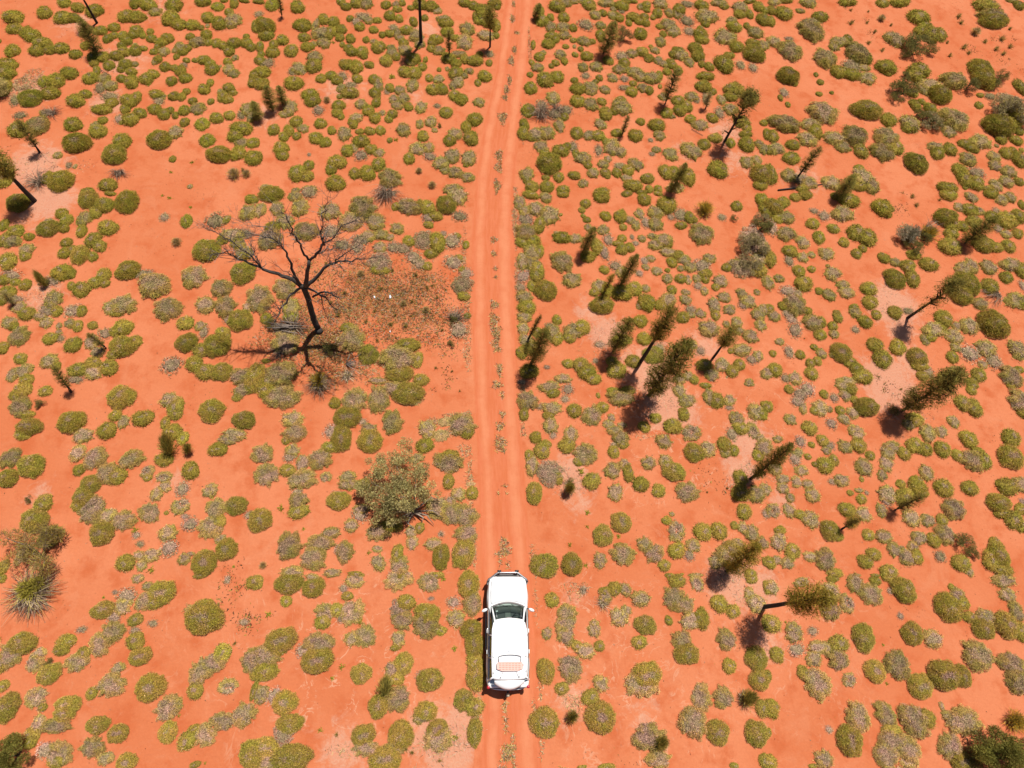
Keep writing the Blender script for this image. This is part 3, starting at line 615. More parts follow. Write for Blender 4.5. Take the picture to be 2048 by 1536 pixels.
    (0, 1): """14,8,9.5,8g 70,5,8.5,8g 101,7,10,10g 88,1,5,2g 83,10,8.5,6.5g 76,16,5.5,5.5g 67,21,6.5,6.5m 86,28,8,7g 65,31,4.5,5.5g 74,38,6.5,7g
79.5,43,5.8,5.2g 49,17,5.2,4.8g 53,22,5.5,5g 51,29,4.5,3.8g 38,28.5,9.5,7g 39,24,5,3m 12,31,7,5.5g 3,26,4,5g 23,35.5,4.2,3.8g 9,39,8,5.5m
3,38,5,6g 21,46,6.8,5m 20,51,5,4g 53,40,5,4g 51,48.5,5,5g 63.5,49.5,8,8.2g 74,51.5,4.5,4.2g 57,46,4,4g 6,55,7,8g 8,67,10,5p 12,72,5,3g
3,70,6,4.5g 20,74,5,5g 6,80,7,6g 1,86,5,5g 13,86,7,4p 15,92,6,5m 21,97,7,6g 49,64,8.5,7.5g 56,65,5,4.5g 42,71,7,4p 34,71,6,6k 42,86,7.5,8m
38,94,8.5,5.5p 32,99,6,4m 45,95,5,5g 102,62,10.5,8g 82.5,66.5,6.2,6.5g 76,72,6,5g 65,77.5,8,6.5g 57,75,3.5,4g 84,73,4,3.5g 123,74,13,11m
116,66,8,5p 155,67,10.5,9m 152,73,6,4g 177,76.5,9,7.2m 134,93,11,10m 98,90,10,9m 88,92,6,6m 93,96,6,4g 164,90,8,7.5m 180,91,8.5,9m
172,23,9.5,6.5p 181,22,3,4g 186,34,10,5.5m 196,33,7,4p 178,38,5,4g 190,41,6,5g 165,46,11.5,9.5g 164,43,7,5p 195,48,8,6g 194,64,11,9g
201,5.5,6,4g 198,16,7,7m 131.5,20,4.5,3.8p 142,41,6.5,6t 149,23,5,6y 152.5,12.5,2,2y 136,5,2.8,2y 130,3,2,1.5y 58,95,7,6p 65,95,4.5,5g
7,104,6.5,5m 15,115,8,8.5m 10,107,5,4g 37,104.5,5.5,4.5m 47,107,2.5,3m 56,105,5,4.2m 62,107,4.5,5g 74,106.5,4.2,3.8g 1,124.5,6.5,5g
16,133,5.5,5g 40,117,6.8,5g 48,117,4,3.5p 47,112,3,2.5m 58,122,8,6g 98,108,8.5,7g 84,113,6,5p 92,111,5,5g 73,120,6,6m 98,123,11,9g
108,119,6,5g 78,128,6,4.5m 90,130,5,4g 39,135,7,6.5m 45,139,4,4g 192,102,11,8.5g 182,102,4,4p 148,104.5,7,6.2g 160,107,5,4m 163,112,4,6p
149,120,8.5,8.5g 173,122,11,10.5g 162,126,9,6g 178,112,5.5,5.5g 181,115,4,3g 137,138,9,7p 155,137,7.5,6.8g 164,143.5,8,7.5g 177,143.5,9,7.8g
193,147,10,6.5m 204,148,9,12g 10,146,5,6m 18,143,7,6m 22,141,5,4m 21,150,6,5g 87,140,8,6.5g 74,137,7,6g 74,144,8,6m 62,142,9,6g 60,150,8,3.5p
199,91,5,5m 205,83,6,4p""",
    (1, 1): """12,1,11,6.5g 31,3,6,4.5m 42,0,8,5p 3,14,5,6.5m 17,13,6,6.5m 35,12,7.5,7.5m 59,15,9,7m 23,23,8,6m 40,31,11,7.5m 13,28,7,5g 11,37,10,9m
76,23,10,8.5m 85,12,10.5,10m 96,23.5,8,7.5m 60,31,8,6p 108,1,6,2p 111.5,11.5,3.5,3.5g 123,12,11,6m 120,8,7,4p 131,11,4,6g 137,12,7,6.5g
152,10,8,8g 138,20,6,4.5p 138,26,4.5,3g 144,19,6,4g 163,19,7,4.5p 161,3,9,7m 90,35,6,5m 84,38,8,5p 69,42,8,5p 100,34,7,4.5m 113,29,6,5m
107,36,4,3m 122,39,5,5g 99,44,6,4.5m 110,44,7,5p 81,44,7,5p 118,45,7,5p 134,38,8,8p 145,40,7,9g 140,49,6,4g 150,33,3,2.5p 157,39,8,6.5p
168,42,3,3.5g 161,35,3,3g 99,56,10,8p 99,62,8,4y 126,52,7,6p 131,57,6,5p 137,59,4,4g 158,56,7.5,7p 162,53,4,3.5g 168,65,6,5p 165,74,8,8p
166,83,5.5,4g 165,62,3,3g 23,77,10,8m 3,85,11,11m 28,92,7,8m 28,100,6,6y 12,106,6,6k 20,109,9,5p 24,120,11,10m 8,101,5,5y 77,117,10,11m
70,119,5,5p 73,108,6,4g 58,125,9,7k 90,130,9,8y 113,133,14,12m 108,135,7,7p 122,122,10,6g 129,134,5,7g 115,145,12,7g 132,150,7,5g 98,151,8,3m
8,135,4,2g 20,145,14,10m 10,148,6,7p 2,145,5,7g 50,150,9,7r 73,146,11,10q 50,70,3,2t 100,77,5,3t 71,80,4,4t 141,74.5,2.5,2.5t
111.5,98,3.2,2.8t 152,78,2,2t 157,102,6,5k 162,110,9,7p 156,122,4,4k 169,99,3,3g 120,106,3,5t 95,95,3,2t 136,95,5,4t 56,57,4,3t 84,66,5,4t
108,105,4,4t 145,84,4,2t 137,76,4,3t 125,87,4,3t 97,118,3,3t 60,88,4,3t 118,90,6,3t 144,140,2.5,3t 157,143,3,2t 66,98,5,3t 88,103,4,3t
112,116,2.5,2t 128,66,4,3t 109,62,4,3t 149,110,3,3t""",
    (2, 1): """6,8,5,6m 15,2,7,3.5g 27,4,5,5m 41,1,5,3.5g 72,2,8,6g 30,18,8.5,7.5m 19,13,7,6m 39,18,1.5,1.5g 11,22,7,6p 10,15,5,5m 22,26,5,8g 11,32,8,8m
17,39,6,6g 8,40,5,5g 16,48,8,7m 22,47,4,6g 9,55,6,7m 16,57,7,7m 20,61,6,7g 9,67,6,6p 20,66,6,7g 7,76,5,4p 10,84,7,6m 12,92,8,6g 10,90,4,4y
27,78,9.8,8.5g 16,75,4,5y 10,100,6.5,5m 9,109,5,6m 11,118,6,5m 8,128,5,6g 16,124,6,6g 14,143,8,6.5g 20,112,5,4g 33,112,6.5,7m 36,117,5,6g
36,102,4,4.5g 30,107,4,3p 8,152,4,2p 59,9,4.5,4g 56,14,3,3g 60,22,3,3g 57,19,2,2g 75,19,5,4g 61,28,3.5,3m 73,30,5,4.5m 87,19,5.5,6g
94,22,4,4m 99,26,4,4.5m 89,28,3.2,3g 102,17,4.2,4.2m 106,5.5,6,5g 92,1,5,2.5g 117,1,4,2g 104,0,5,2g 115,16,7,5.5m 107,24,4,5p 115,25,6,6.5m
124,10,8,7.5g 135,18,7,5.5p 142,20,5,5g 127,20,3,3p 135.5,26.5,5.2,3.2g 150,32,2,2m 152,33,10,8.5m 149,28,5,4p 145,22,4,3g 40,36,7.5,5g
51,37,6,4m 36,34,4,3m 77,38,5,5p 88,37,4,3.5g 85,41,5,2.5g 96,36,2,2.5p 104,37,3.5,3.2m 99,41,3,2.5p 88,46,5,4.5g 94,44,4.5,4.2g 68,43,5,7g
74,49,4,6p 72,45,4,4m 61,51,6,6g 40,55,10,8m 48,70,8.5,6m 74,62,4,4g 83,59,5.5,4.5p 88,64,5,5m 106,55,3.5,3.5p 111,53,4,3m 107,60,3,3m
102,65,3.5,3p 121,38,8,5.5m 115,42,7,4m 124,41,5,4g 112,35,4,2.5m 125,48,7,4m 133,50,5,4g 128,56,5,4g 138,54,6,4m 143,60,6,4m 135,61,3,3m
152,59,7,7p 158,53,6,4m 155,65,6,4g 155,70,3.5,3.2g 116,63,5,3.5m 124.5,62.5,2.2,2.2g 124.5,69,5,4m 135,69,4.5,4.5g 141,71,3,3m 141,68,2,2p
148,69,4,3.5m 149,75,4,3.5p 154,79,3.5,3.8m 167,71,6.5,5m 163,76,3.5,3g 128,78,4.2,4.2g 107,77,3.8,3.5m 139,80,4,2.5m 139,86,4.8,4.5m
125,86,7,6m 119,90,5,5g 108,88,7.5,7.5g 102,91,3,3m 88,80,9,7g 98,77,7,6g 76,78,6,6g 70,75,6,6m 72,90,10,7.5g 66,80,4,4g 162,90,5.5,6m
163,98,4,4.5g 170,84,6,4.2m 184,81,4.5,4.5m 189,87,6.5,5.5m 185,90,4.5,4p 174,94,5.5,4m 175,92,4,2p 143,94,5,4p 151,97,4.5,4m 137,100,5.5,5g
143,98,4,3m 158,109,9,7m 171.5,105.5,3,3m 180,104,5,4.5m 182,111,4,3m 191,115,6.5,5.5m 199,106,5,5m 197,98,6,5m 201,94,5,5m 184,126,8,5.5m
192,134,5,4p 197,131,4,5m 175,127,2.5,2.5g 154,138,7,5g 151,127,4,4p 168,138,6,6m 176,143,6,5g 182,138,5,5g 160,146,6,5.5m 172,148,1,1m
204,145,5,5m 190,152,4,3m 141,147,5,4m 146,150,4,4g 134,150,5,4m 155,13,8,6r 180,11,4.8,4.5g 178,21,3.5,3.5k 168,20,4,3p 200,6,5,6g
203,14,5,7g 200,28,9,9k 193,38,10,12p 200,44,6,8m 184,60,9,9p 180,57,6,4g 172,60,4,4g 197,62,8,6g 198,53,7,5m 205,72,5,6m 196,80,3,2.5m
49,111,8,7m 56,108,7,6.5g 46,116,5,5g 103,103,5.5,5.8g 106,117,6,6g 118,125,5,5p 45,137,5,4g 55,138,7,6g 60,143,8,7g 65,149,7,5g
67,135,3,2.5p 84,142,8,7.5g 80,135,5,4g 41,149,7,4m 28,140,3,2p 97,135,6,6g 145,122,4,4m 113,130,8,8y 88,118,8,5y 70,122,5,3p""",
    (3, 1): """4,12,8,8g 8,20,6,5y 15,20,6,6m 3,28,5,7p 15,33,8,6m 2,53,5,7.5g 12.5,8,5.2,5.2g 22,4,4,4g 30,2,6,4g 65,6,9,6g 54,3,4,3g 92,12,8,7.5g
98,13,3,3m 95,17,4,4g 118,10,4,3t 145,2,6.8,4.8g 37,15,4,2.5p 45,19,5,4.5p 36,25,5.5,4.8g 52.5,29,4.5,4.5g 60,17,8.8,6.5m 41,36,5,5.5g
28,40,6,5m 18,47,6.5,5g 28,52,4.5,4.5m 35,50,3,3m 17,55,4,5p 47,49,6.2,5.5m 61,40,4.5,4g 71,32,7.5,7g 80,36,8,7g 76,45,3.5,3.2g 71,49,4.5,4g
25,63,5.2,5g 35,61.5,3.2,3.2g 48,59,2,1.5g 9,69,4,4m 29,73,7.2,6.8g 52,65,7,5.5m 16,79,7.5,4.5p 24,81,4,3m 22,90,10,8m 12,91,4,4g
32,95,4,3.5g 16,97,5,4p 19,102,5,3p 60,74,5.5,4m 63,80,6.5,5m 49,82,6,4.8m 41,79,3.5,3g 1,71,2,4g 36,104,8,7m 42,104,5,5g 42,114,5.5,4.5g
22,110,6,6.5p 5,99,5,5m 1,93,4,4g 56,100,4,4.8g 55,96,3,2g 52,107,4.2,4g 53,113.5,4,4m 69,92,4,3g 70,96,5.5,4.5m 81,77,7,5.5g 82,88,6,6.2g
78,103.5,6,5.2g 87,98,4,4.2g 93,52.5,5.2,4.2g 102,56,5,3.5m 112,60,5,6g 102,69,8.5,8.2g 116,69,5.5,7.5g 112,58,7,4g 129,57.5,7.5,5.8g
113,33,9,7p 126,37,6,6k 130,32,7,6r 118,45,8,7k 117,50,6,4g 113,41,8,4k 153,12,4.5,3.5m 162,14,6,6g 163,4,4.5,4.5m 179,1,6,4g 187,6,5.5,4.2m
194,4,5,4.2m 203,10,2.5,4g 169,15,4,4m 143,20,10,7g 148,26,7,5.5g 156,27,5,4.2g 147,33,6,5g 179,19,5,4.5g 183,16,3.5,4p 191,22,8,7.5g
192,21,3,2.5p 201,19,5,6g 184,29,4,3.2p 165,23,6,5g 146,43,9,7g 173,41,8,8g 183,44,6,4g 193,43,5,5.5g 191,33.5,5,3.5m 200,33,4.5,4g
163,59,6,6m 156,61,6,6m 177,60,7,5.5m 154,66,4,3p 195,58,9,5.5m 203,62,5,7g 191,68,5.5,4.8g 204,75,3,4.5p 178,75,7,6.5g 160,73,11,9g
155,82,9,8g 198,86,9.5,5.8m 203,88,5,6g 170,89,6.5,5m 171,91,4,3p 181,105,12.5,11g 161,107,7.5,7m 151,107,4,3.5m 141,101,7.5,7g
133,110,9,6.5m 138,108,5,4.5g 126,118,4,4.5m 149,115,7,6.5m 130,116,5,4g 104,124,7,6g 107,124,4,4m 86,122,6.8,6g 92,133,8,7.5g 120,132,8.5,8g
122,139,7,4.5g 128,144,5,6p 124,147,5,4g 59,128,9,8g 66,136,6,4g 71,141,6,5g 76,147,8,6g 78,148,5,6g 63,151,8,3.5m 102,96,6,5.5g 112,95,5,3p
200,126,7,8m 175,125,8,7m 175,122,5,3p 162,129,8,7.5p 181,135,7,6.5p 172,138,4,3.5m 150,124,4,4m 148,132,5,5g 195,147,8.5,8.5m 201,142,4,3g
169,146,6,6g 163,151,5,3g 150,143,6,4m 145,148,9,5g 142,152,8,4g 9.5,119.5,4,3m 4,129,3,3g 17,128,4.2,5.5p 26,130,4,4g 37,124,3,2.8g
43,129,4.5,4m 40,135,3.5,4g 34,137,4,4g 35,145,5.5,5.5g 6,142,6,6g 14,149,4,4p 22,149,6,5m 53,130,4,3m 29,117,1.5,1t 70,110,4,3p 115,3,4,3t
137,6,3,2t""",
    (0, 2): """18,4,7.5,7g 12,9,5,5g 36,5.5,5.8,4.5g 16,18,9,9m 20,24,8,3.5g 32,15,6,5k 23,34,11,7.5g 18,40,7,5g 57,30,11.5,9.5g 66,41,9,6m 96.5,10,11.5,10g
92,25,5.5,5g 98.5,30,5.2,5.5m 85,37,8,7.5g 114,27,9,7g 136,13,7.5,7.5m 140,18,7,8g 140,24,6,5g 132,31,4,5.5g 169,21,10.5,10g 168,17,5,3p
195,28.5,9.5,7.8g 189,28,3.5,4p 138,38,8,7g 131,60,8,6g 146,43,5,6y 188,40,10,5m 183,44,10,5m 174,52,8,6g 193,5,7,6.5m 200,2,6,6g 189,11,4,3g
8,59,9,7.8m 24.5,65,11.5,9.8g 21,64,5,4p 6,75,8.5,7.8g 62,55,6.5,7.5m 76,59,10,9m 63,68.5,5.5,4.8g 105,60,10.2,7.8m 118,70,6,5o 118,75,4,3g
131,74,7,4.5o 132,82,5,5m 125,88,5,6.5m 119,69,3,2p 86,71,10,8.5m 93,73,8.5,7.5g 72,80,8.5,8g 66,90,8.5,9g 62,97,6,5g 74,101,11,11o
86,105,8,6m 99,109,10,8m 81,119,10.5,10g 108,117,4,3y 109,121,4,3p 112,128,4,3p 119,103,8,8.8o 144,98,7,7.5o 152,69,7,8.2g 146,84,6,6.5p
168,85,6.5,6m 170,90,4,2y 189,97,8,9g 173,99,9,8m 168,115,10,9.5o 176,110,5,6g 152,112,7,6p 148,106,4,2.5p 134,119,7.5,7m 135,131,8,7.5p
181,132,9.5,9g 176,124,5,4m 121,137,8,5.5m 111,137,5,4m 113,145,5,4.5m 100,143,7.5,8g 147,140,5.5,5.2m 163,143,11,10.5g 164,136,6,4y
152,136,4,2m 121,149,4,3y 187,146,2,1.5y 199,105,4,4p 1,147,5.5,7g 35,93,6,6g 27,109,12,10g 34,96,7,7g 23,92,4,4k 133,103,2,2g 6,133,1,1t
40,122,11,9y 17,137,5,8m 202,104,4,3p""",
    (1, 2): """21,10,14,10m 8,5,8,7g 29,28,9.5,6.5m 31,39,10.5,7m 24,45,4,3.5g 5,55.5,8.5,8.5m 8,72,10,9.5o 29,53,6.5,5.5m 27,58,6,5p 37,63,6,7m 51,60,9,9m
52,55,4,3p 25,69,7,5.5g 37,76,11.5,8.5m 33,87,5,4p 34,94,8,8m 34,102,9,6g 3,108.5,10,10g 26.5,129,10.2,11.5m 56,74,4.5,4.8o 63,15,5,5g
79,12,11,9m 73,26,12,9g 98,12,9,11m 112,4,12,6m 122,7,14,9g 122,13,10,4z 61,38,7,7p 68,43,8.5,12g 60,50,8,5g 91,45,10.5,10g 90,36,7,5m
85,30,5,3p 109,30,8.5,10m 137,36,7.5,8m 135,49,8,6g 165,32,11,9m 169,38,6,6g 153,30,8,4z 148,41,7,5z 155,57,8,5g 154,62,11.5,9.5o 129,59,6,4m
73,74,7,5m 74,80,8.5,5m 66,93,9.8,8g 66,88,7,3p 154,78,5,6.5g 162,88,6,6m 156,93,5,4p 173,87,5,6g 172,80,4,2z 83,104,7,7p 76,113,6,6m
98,118,9.5,8m 108,113,10,6g 86,80,6,5g 84,100,7,5m 145,99,9,10m 131,115,4,5g 124,118,5,5m 125,127,5,6m 157,103,10,9m 168,105,10,9m
168,120,9.5,8m 166,135,9.5,13g 142,128,7.5,5.5m 148,138,7,11.5g 148,120,6,4q 51,127,12,7m 60,119,8,5m 46,139,11,10m 71,134,7.5,9m 66,132,4,5p
97,132,4.5,3o 98,143,6,7m 113,136,5,9g 115,145,8,8m 112,152,6,4p 6,145,5,4t 29,150,10,5m 61,151,8,3.5m 80,152,7,2.5g 20,100,4,3.5y
38,116,2,2y 90,135,3,2y 163,5,2,2t 118,153,6,4g 144,153,7,3g""",
    (2, 2): """30,2,9,5m 33,7,6,4g 45,4,5,5p 12.5,13,8,8.5m 9.5,24,4,6g 42.5,12,4,3.5p 69,9,1.8,2.5g 23,18,4,3p 32,19,8.5,5.5m 29,25,5,4g 31,33,6,7m
50,21,6.5,6g 64,25,8,8.5m 62,24,4,4p 72.5,18.5,5,5g 87,11,10.5,6.5m 82,6,6,4y 93,5,6,4g 79.5,27,3.8,3.2m 77,32,5,3.5m 88,33,4,3m 82,37,7,4m
87,43,7,7m 89,48,5,4g 81.5,54,5,5.5g 82,49,4,3p 19,42.5,5.5,5g 33,41,3.5,3p 47,40,7,6m 44,49,7.5,6.5g 27,48,5,4g 24,53,7,7g 14,57,4,5g
16,65,5.5,9m 59,56,10,9o 53,62,4,4g 30,71,11,10p 37,75,4,6g 25,69,5,4p 18,87,6.5,10g 14,87,2.5,6m 47,80,6,7k 55,70,4,3y 64,77.5,8,7g
80.5,69,7,6.8m 90,64,4.8,4.5m 93,71,4.5,8g 103.5,80,7,6.5g 98,77,3,4y 83,86.5,6.5,7.5m 117.5,85,6,5.8g 109.5,63,6.5,5.5m 123,62,6,6m
130,70,9.2,8g 125,65,6,5g 140.5,86,9.8,8.2m 146,89,3.5,3p 106,34,5.2,4.8g 115,27,4.5,5g 121.5,45.5,6.5,6.5m 129,33.5,6.8,7.8g 137.5,24,4.8,6g
140,13,7.5,5.5m 134,5,5,6m 144,39,8.2,6.8o 146,54.5,8.2,8.2g 157,52,7,6.5m 155,1,5,2.5g 158,10,5,7m 164,13,7,6g 174,13,5,5m 174,19,4,2p
190,0,4,2m 195,22,7.5,6.5m 200,24,5,5g 203,17,4,4g 180,28,7,6m 183,35,6,6.5g 176,40,5,6p 170,48,6,6.5g 171,55,5,4m 178,53,4,5g 193,37,5,7o
199,43,4,3m 202,50,7,7m 197,57,5,5y 183,75,6.5,6.2g 183,87,7.5,7.5g 196,88,7,8m 195,88,3,4p 203,84,5,5m 186,102,6.2,7g 203,104,3,4p
87.5,110.5,8.5,8.8g 73,121,8.5,9g 70.5,141,5.5,7m 89,136,10,9m 86,129,4,2.5g 60.5,103,2.5,3y 60,114,2,2y 85,122,3,2y 46,129,3,2y
106,128,6.5,6m 114,135,8,8m 122,145,5,5.5g 124,109,4.5,3.8g 128,104,2.5,2m 132,118,7,9o 145,129,6.5,6m 132,133,7.5,7g 142,137,5,5p
153,118,8,7.5g 166,117.5,7,7.2g 178,113,3.5,3.5g 185,115,5,5m 192,119,7,6.5m 201,127,5,5m 180,128,6,5m 164,142,6,7m 174,137,12,11m
191,152,5,5g 48,144,9.5,9g 26,145,11.5,10.5y 126,153,4,2g 134,153,4,1.5g 147,153,6,2m 203,142,3,4g 156,86,2,2t 172,83,3,2t 59,145,1.5,4y
175,133,9,8g""",
    (3, 2): """17,4,4,3.8g 26,8,6,6p 32,4,6,6p 24,14,6,5p 28,19,3.5,5m 45,8,4,3.5g 42,19,6,7m 38,21,4,4g 49,20,3,3m 53,11,4,4p 60,1,6,4m 67,4,5,5g
62,9,5,4.5m 69,12,3.5,3g 79,18,10,8g 68,23,5,5m 58,21,4.2,3.8g 61,28,4.5,5m 51,31.5,4.8,4.5p 18,28,5,4.8m 33.5,35,6,6.5g 71,38.5,6.5,6.5m
73,49,6.2,6.5g 62,50,6,5.5m 44,45,5,5g 49,49,5,4p 47,53,4,3.5m 35,48.5,2.6,3g 26,46,4.5,5p 8,44,4.5,3m 24,55,5,4m 22,60,5,6p 32,58,2.8,3g
27,69,6,4.5m 0,18,4.5,5g 82,57,4,4g 77,66,7.2,7.5m 75,76,2,2.5g 46,65,7,7g 53,61,4,5g 38,64,3,2.5g 59,77,7,5m 51,78,3,3p 23,78,5,4.5m
32,80,5,4m 36,89,6.5,6m 12,76,6,4m 12,83,5,5m 6,68,6,5m 18,91,4,4m 4,101,6.5,6o 17,101,5,6m 25,104,5,4g 34,108,7.5,7.5m 66,87,3,2.5g
75,92,4.5,4.2g 73,85,4,2m 79,87,2,2p 64,100.5,7.5,6.2g 77,104,5.8,6.5m 50,117,7.5,9g 56,122,5,4g 68,110,5,4.5r 99,50,8,4.5m 96,55,6,6m
95,64,6,6m 91.5,73,4,5m 109,55.5,5,6g 118,49,7.5,6.5g 126,52,5.5,6.5g 128,39,6,8m 139,38,4.8,5m 148.5,30,5,5m 163,5,4,4g 156,15,7,6g
165,18.5,6.5,8g 164,1,5,3.5g 195,1,4,3g 203,14,10,9m 205,22,6,5g 140,52,7,6.5g 161,44,7.2,7g 152,57,5,4.8g 164,61,8.5,9m 173,61,6,8g
168,54,5,4g 195,43,8,7g 195,58,10.2,9.8g 127,71,6.5,6m 106.5,80,4,4g 120,81,8,7.5g 124,87,5,4g 141,83,7.8,7.8g 162,83,7,6.2g 149,100,9,9m
139.5,108.5,5,4.8g 128,109,6.5,5.2m 115,107,7,8m 110,90,9,7g 96,88,8,7m 95,93,5,5p 91,101,4.5,6m 192,82,8.5,7.5g 203,80,6,6.5m 185,95,9.5,8g
188,103,7,5g 197,108,7.5,8g 203,100,5,5g 204,95,3,4p 204,114,6,5g 80.5,120.5,5,5g 93,122,7,6m 121,123,7,5.5m 116,130,5,4.5m 101,132,6,6m
107,132,3,3p 111,138,6.5,8m 119,138,5,7g 85,136,6,5.5g 78,142,6.5,6g 97,150,7.5,6g 86,153,4,1.5g 133,125,6,6g 142,120,8,8m 157,127,9,8k
163,133,7,7k 138,138,5,5p 155,143,8,7g 161,150,4,4m 183,129,6.5,6g 185,137,9,9g 179,141,8,7.5g 189,149,8,6g 113,32,5,5m 118,28,6,7g
100,20,6,5k 10,117,5,4g 9,126,6.5,8m 20,134,6.8,6.5g 34,138,6,4.5m 46,140,8.5,9.5m 54,151,7,4g 16,143,6,5m 7,141,5,4m 2,143,5,5g
70,153,5,1.5m 106,3.5,2.2,2.2t""",
    (0, 3): """1,2,4,4g 17,54,12,9.5g 9,62,11,10m 1,70,5,9g 12,58,6,6p 2,88,5,5.5g 5,105,11.5,11g 1,103,5,6p 31,62,6,5m 28,69,8,8o 39,78,9,10g 40,74,5,5m
28,97,9,8.5o 34,105,4,3.5g 52,53,8.5,7g 49,59,7,5g 61,69,9.5,8m 67,61,6,5g 82,27,10,7.5g 91,33,6,5p 90,45,10,9m 80,54,10,9m 76,52,5,4p
101,16,8.5,7p 98,24,8,7m 110,2,5,4m 118,8,5,4m 116,20,8,8.5m 129,13,12,10g 124,21,8,6g 115,20,4,5p 108,35,6.5,5.5g 108,44,5,4p 108,52,7.5,8g
112,64,10,7.5g 163,33,16,14g 156,28,9,6m 164,24,8,6g 161,-1,7,3g 203,5,7,6g 178,61,7.5,8y 170,70,10,8m 160,77,10,10m 156,92,7,7g 182,88,8,7o
202,68,9,11m 94,74,6,5m 89,87,11.5,10m 73,94,5.2,5g 120,89,13,11.5g 135,105,11,10.5o 134,125,8,9.5g 54,103,11,8g 51,110,9,8g 44,120,13,6m
33,106,4,3p 30,119,5.5,9m 26,126,7,6g 78,119,9.5,8g 94,126,9,8g 74,137,10,8.5m 84,146,7,6m 101,149,9,8g 48,142,11,10o 36,139,8,7p 45,149,8,5g
24,133,6,6g 155,123,5,5g 149,132,7.5,8.5g 164,127,9,10m 178,116,11,8m 195,111,9,11m 201,143,10,13g 203,92,3,8g 156,151,5,3g 38,69,5,4k
65,43,5,3p 122,38,5,3p 164,150,2,1.5y 195,37,5,3p 182,3,3,4p 83,17,2,1.5y 92,13,3,2p 188,53,5,2t 143,112,2,2y""",
    (1, 3): """1,5,5,6g 26,6,11.5,9g 33,3,6,4p 46,9,9.5,8.5g 46,2,7,4m 79,4,8,6o 70,10,4,4p 73,16,5,4g 114,3,11,9o 138,5,7.5,9o 170,6,9,11g 173,22,8,10m
158,21,6,5p 160,34,7.5,8m 172,42,9,8g 175,55,8,11g 175,68,7,9g 176,80,8,13g 166,99,7.5,10g 175,105,7,9g 175,125,6,13g 173,77,4,8p 55,29,8,8o
53,37,7,6g 64,27,6,6g 77,29,10,10.5o 68,34,4,4p 77,50,7,6.5m 87,48,9.5,9m 115,26,8,8p 120,21,8,7g 117,35,9,8m 137,30,11,9g 136,39,11,11m
137,42,9,7p 114,50,6,6.5m 112,57,5,3g 20,51,14,10g 16,60,9,6g 6,65,14,10m 6,76,12,9g 37,60,6,6p 50,54,12,10m 49,67,14,11g 84,78,8.5,9g
118,70,8,10g 109,75,7,7m 112,82,7,6g 139,83,11,10g 133,80,6,5p 98,104,9,10g 113,98,10.5,11m 104,99,7,7p 4,95,7,8m 15,96,7,8p 23,101,11,10g
136,108,9.5,8.5g 132,113,7,6m 27,118,11,9g 22,126,9,9p 7,137,12,9g 28,146,18,12g 10,148,12,8m 86,127,10.5,9g 88,137,10,8m 116,127,11,12g
112,137,8,6m 146,129,11,12.5m 145,122,9,8g 103,147,14,12g 120,137,4,4t 148,44,5,4y 10,31,4,3y 24,20,5,5y 83,37,7,2.5y 68,73,3,4y 61,82,3,2y
51,123,3,3y 159,58,3,3y 160,129,4,3y 147,147,3,3t 65,126,5,2.5t 125,140,4,4t 140,18,3,2p 150,2,4,2y""",
    (2, 3): """32,19,6,6.5g 44,30,8.5,8m 43,38,8.5,8m 43,48,7.5,7.5m 28,46,5,4.8m 27,76,7.5,11g 27,80,4,6m 47,74,10.5,10.5o 59,60,8,7m 52,56,5,5g
70,56,4.5,5g 66,42,5.5,7.5m 82,10,6,6g 91,11,5,6m 75,16,6,6m 103,18,8,7m 86,33,7.5,8m 91,28,5,5m 107,39,9,8.5g 102,53,6.5,6g
125.5,35.5,3.8,3.8g 132,4,7.5,6g 148,5,5.5,7.5o 130,18,9,10m 138,23,8,8m 152,34,6.5,9.5g 143,36,9,7m 139,38,4,4p 136,52,8.5,9m
140,62,10.5,9.5g 166,22,7,7.8g 177,28,6.2,5.8g 171.5,50.5,8.2,8.5m 174,72,5.5,7g 192,2,5,4.5g 190,14,5,5m 196,22,8,8m 204,9,3,6g
196,66,10,10g 198,83,8.5,9g 204,80,4,6g 71,86,6.5,7.5m 40,90,6,5.8g 63,97,8,7g 71,113,13,13.5g 26,117,12,13.5g 25,115,4,6m 108,79,13,11g
104,86,13,12m 101,84,6,6p 110,76,5,4p 152,97,9.5,10o 169,97,8,9.5m 145,117,12,13m 165,125,9.2,11.5g 110,129,13,12m 108,124,8,6p 117,147,10,8m
196,126,10,11g 200,106,5,8g 57,11,6,8q 73,22,9,9q 75,12,6,4g 48,112,6,6q 186,98,8,10q 121,133,6,6k 76,153,7,3.5g 56,153,4,2g 178,152,4,3g
202,148,4.5,7g""",
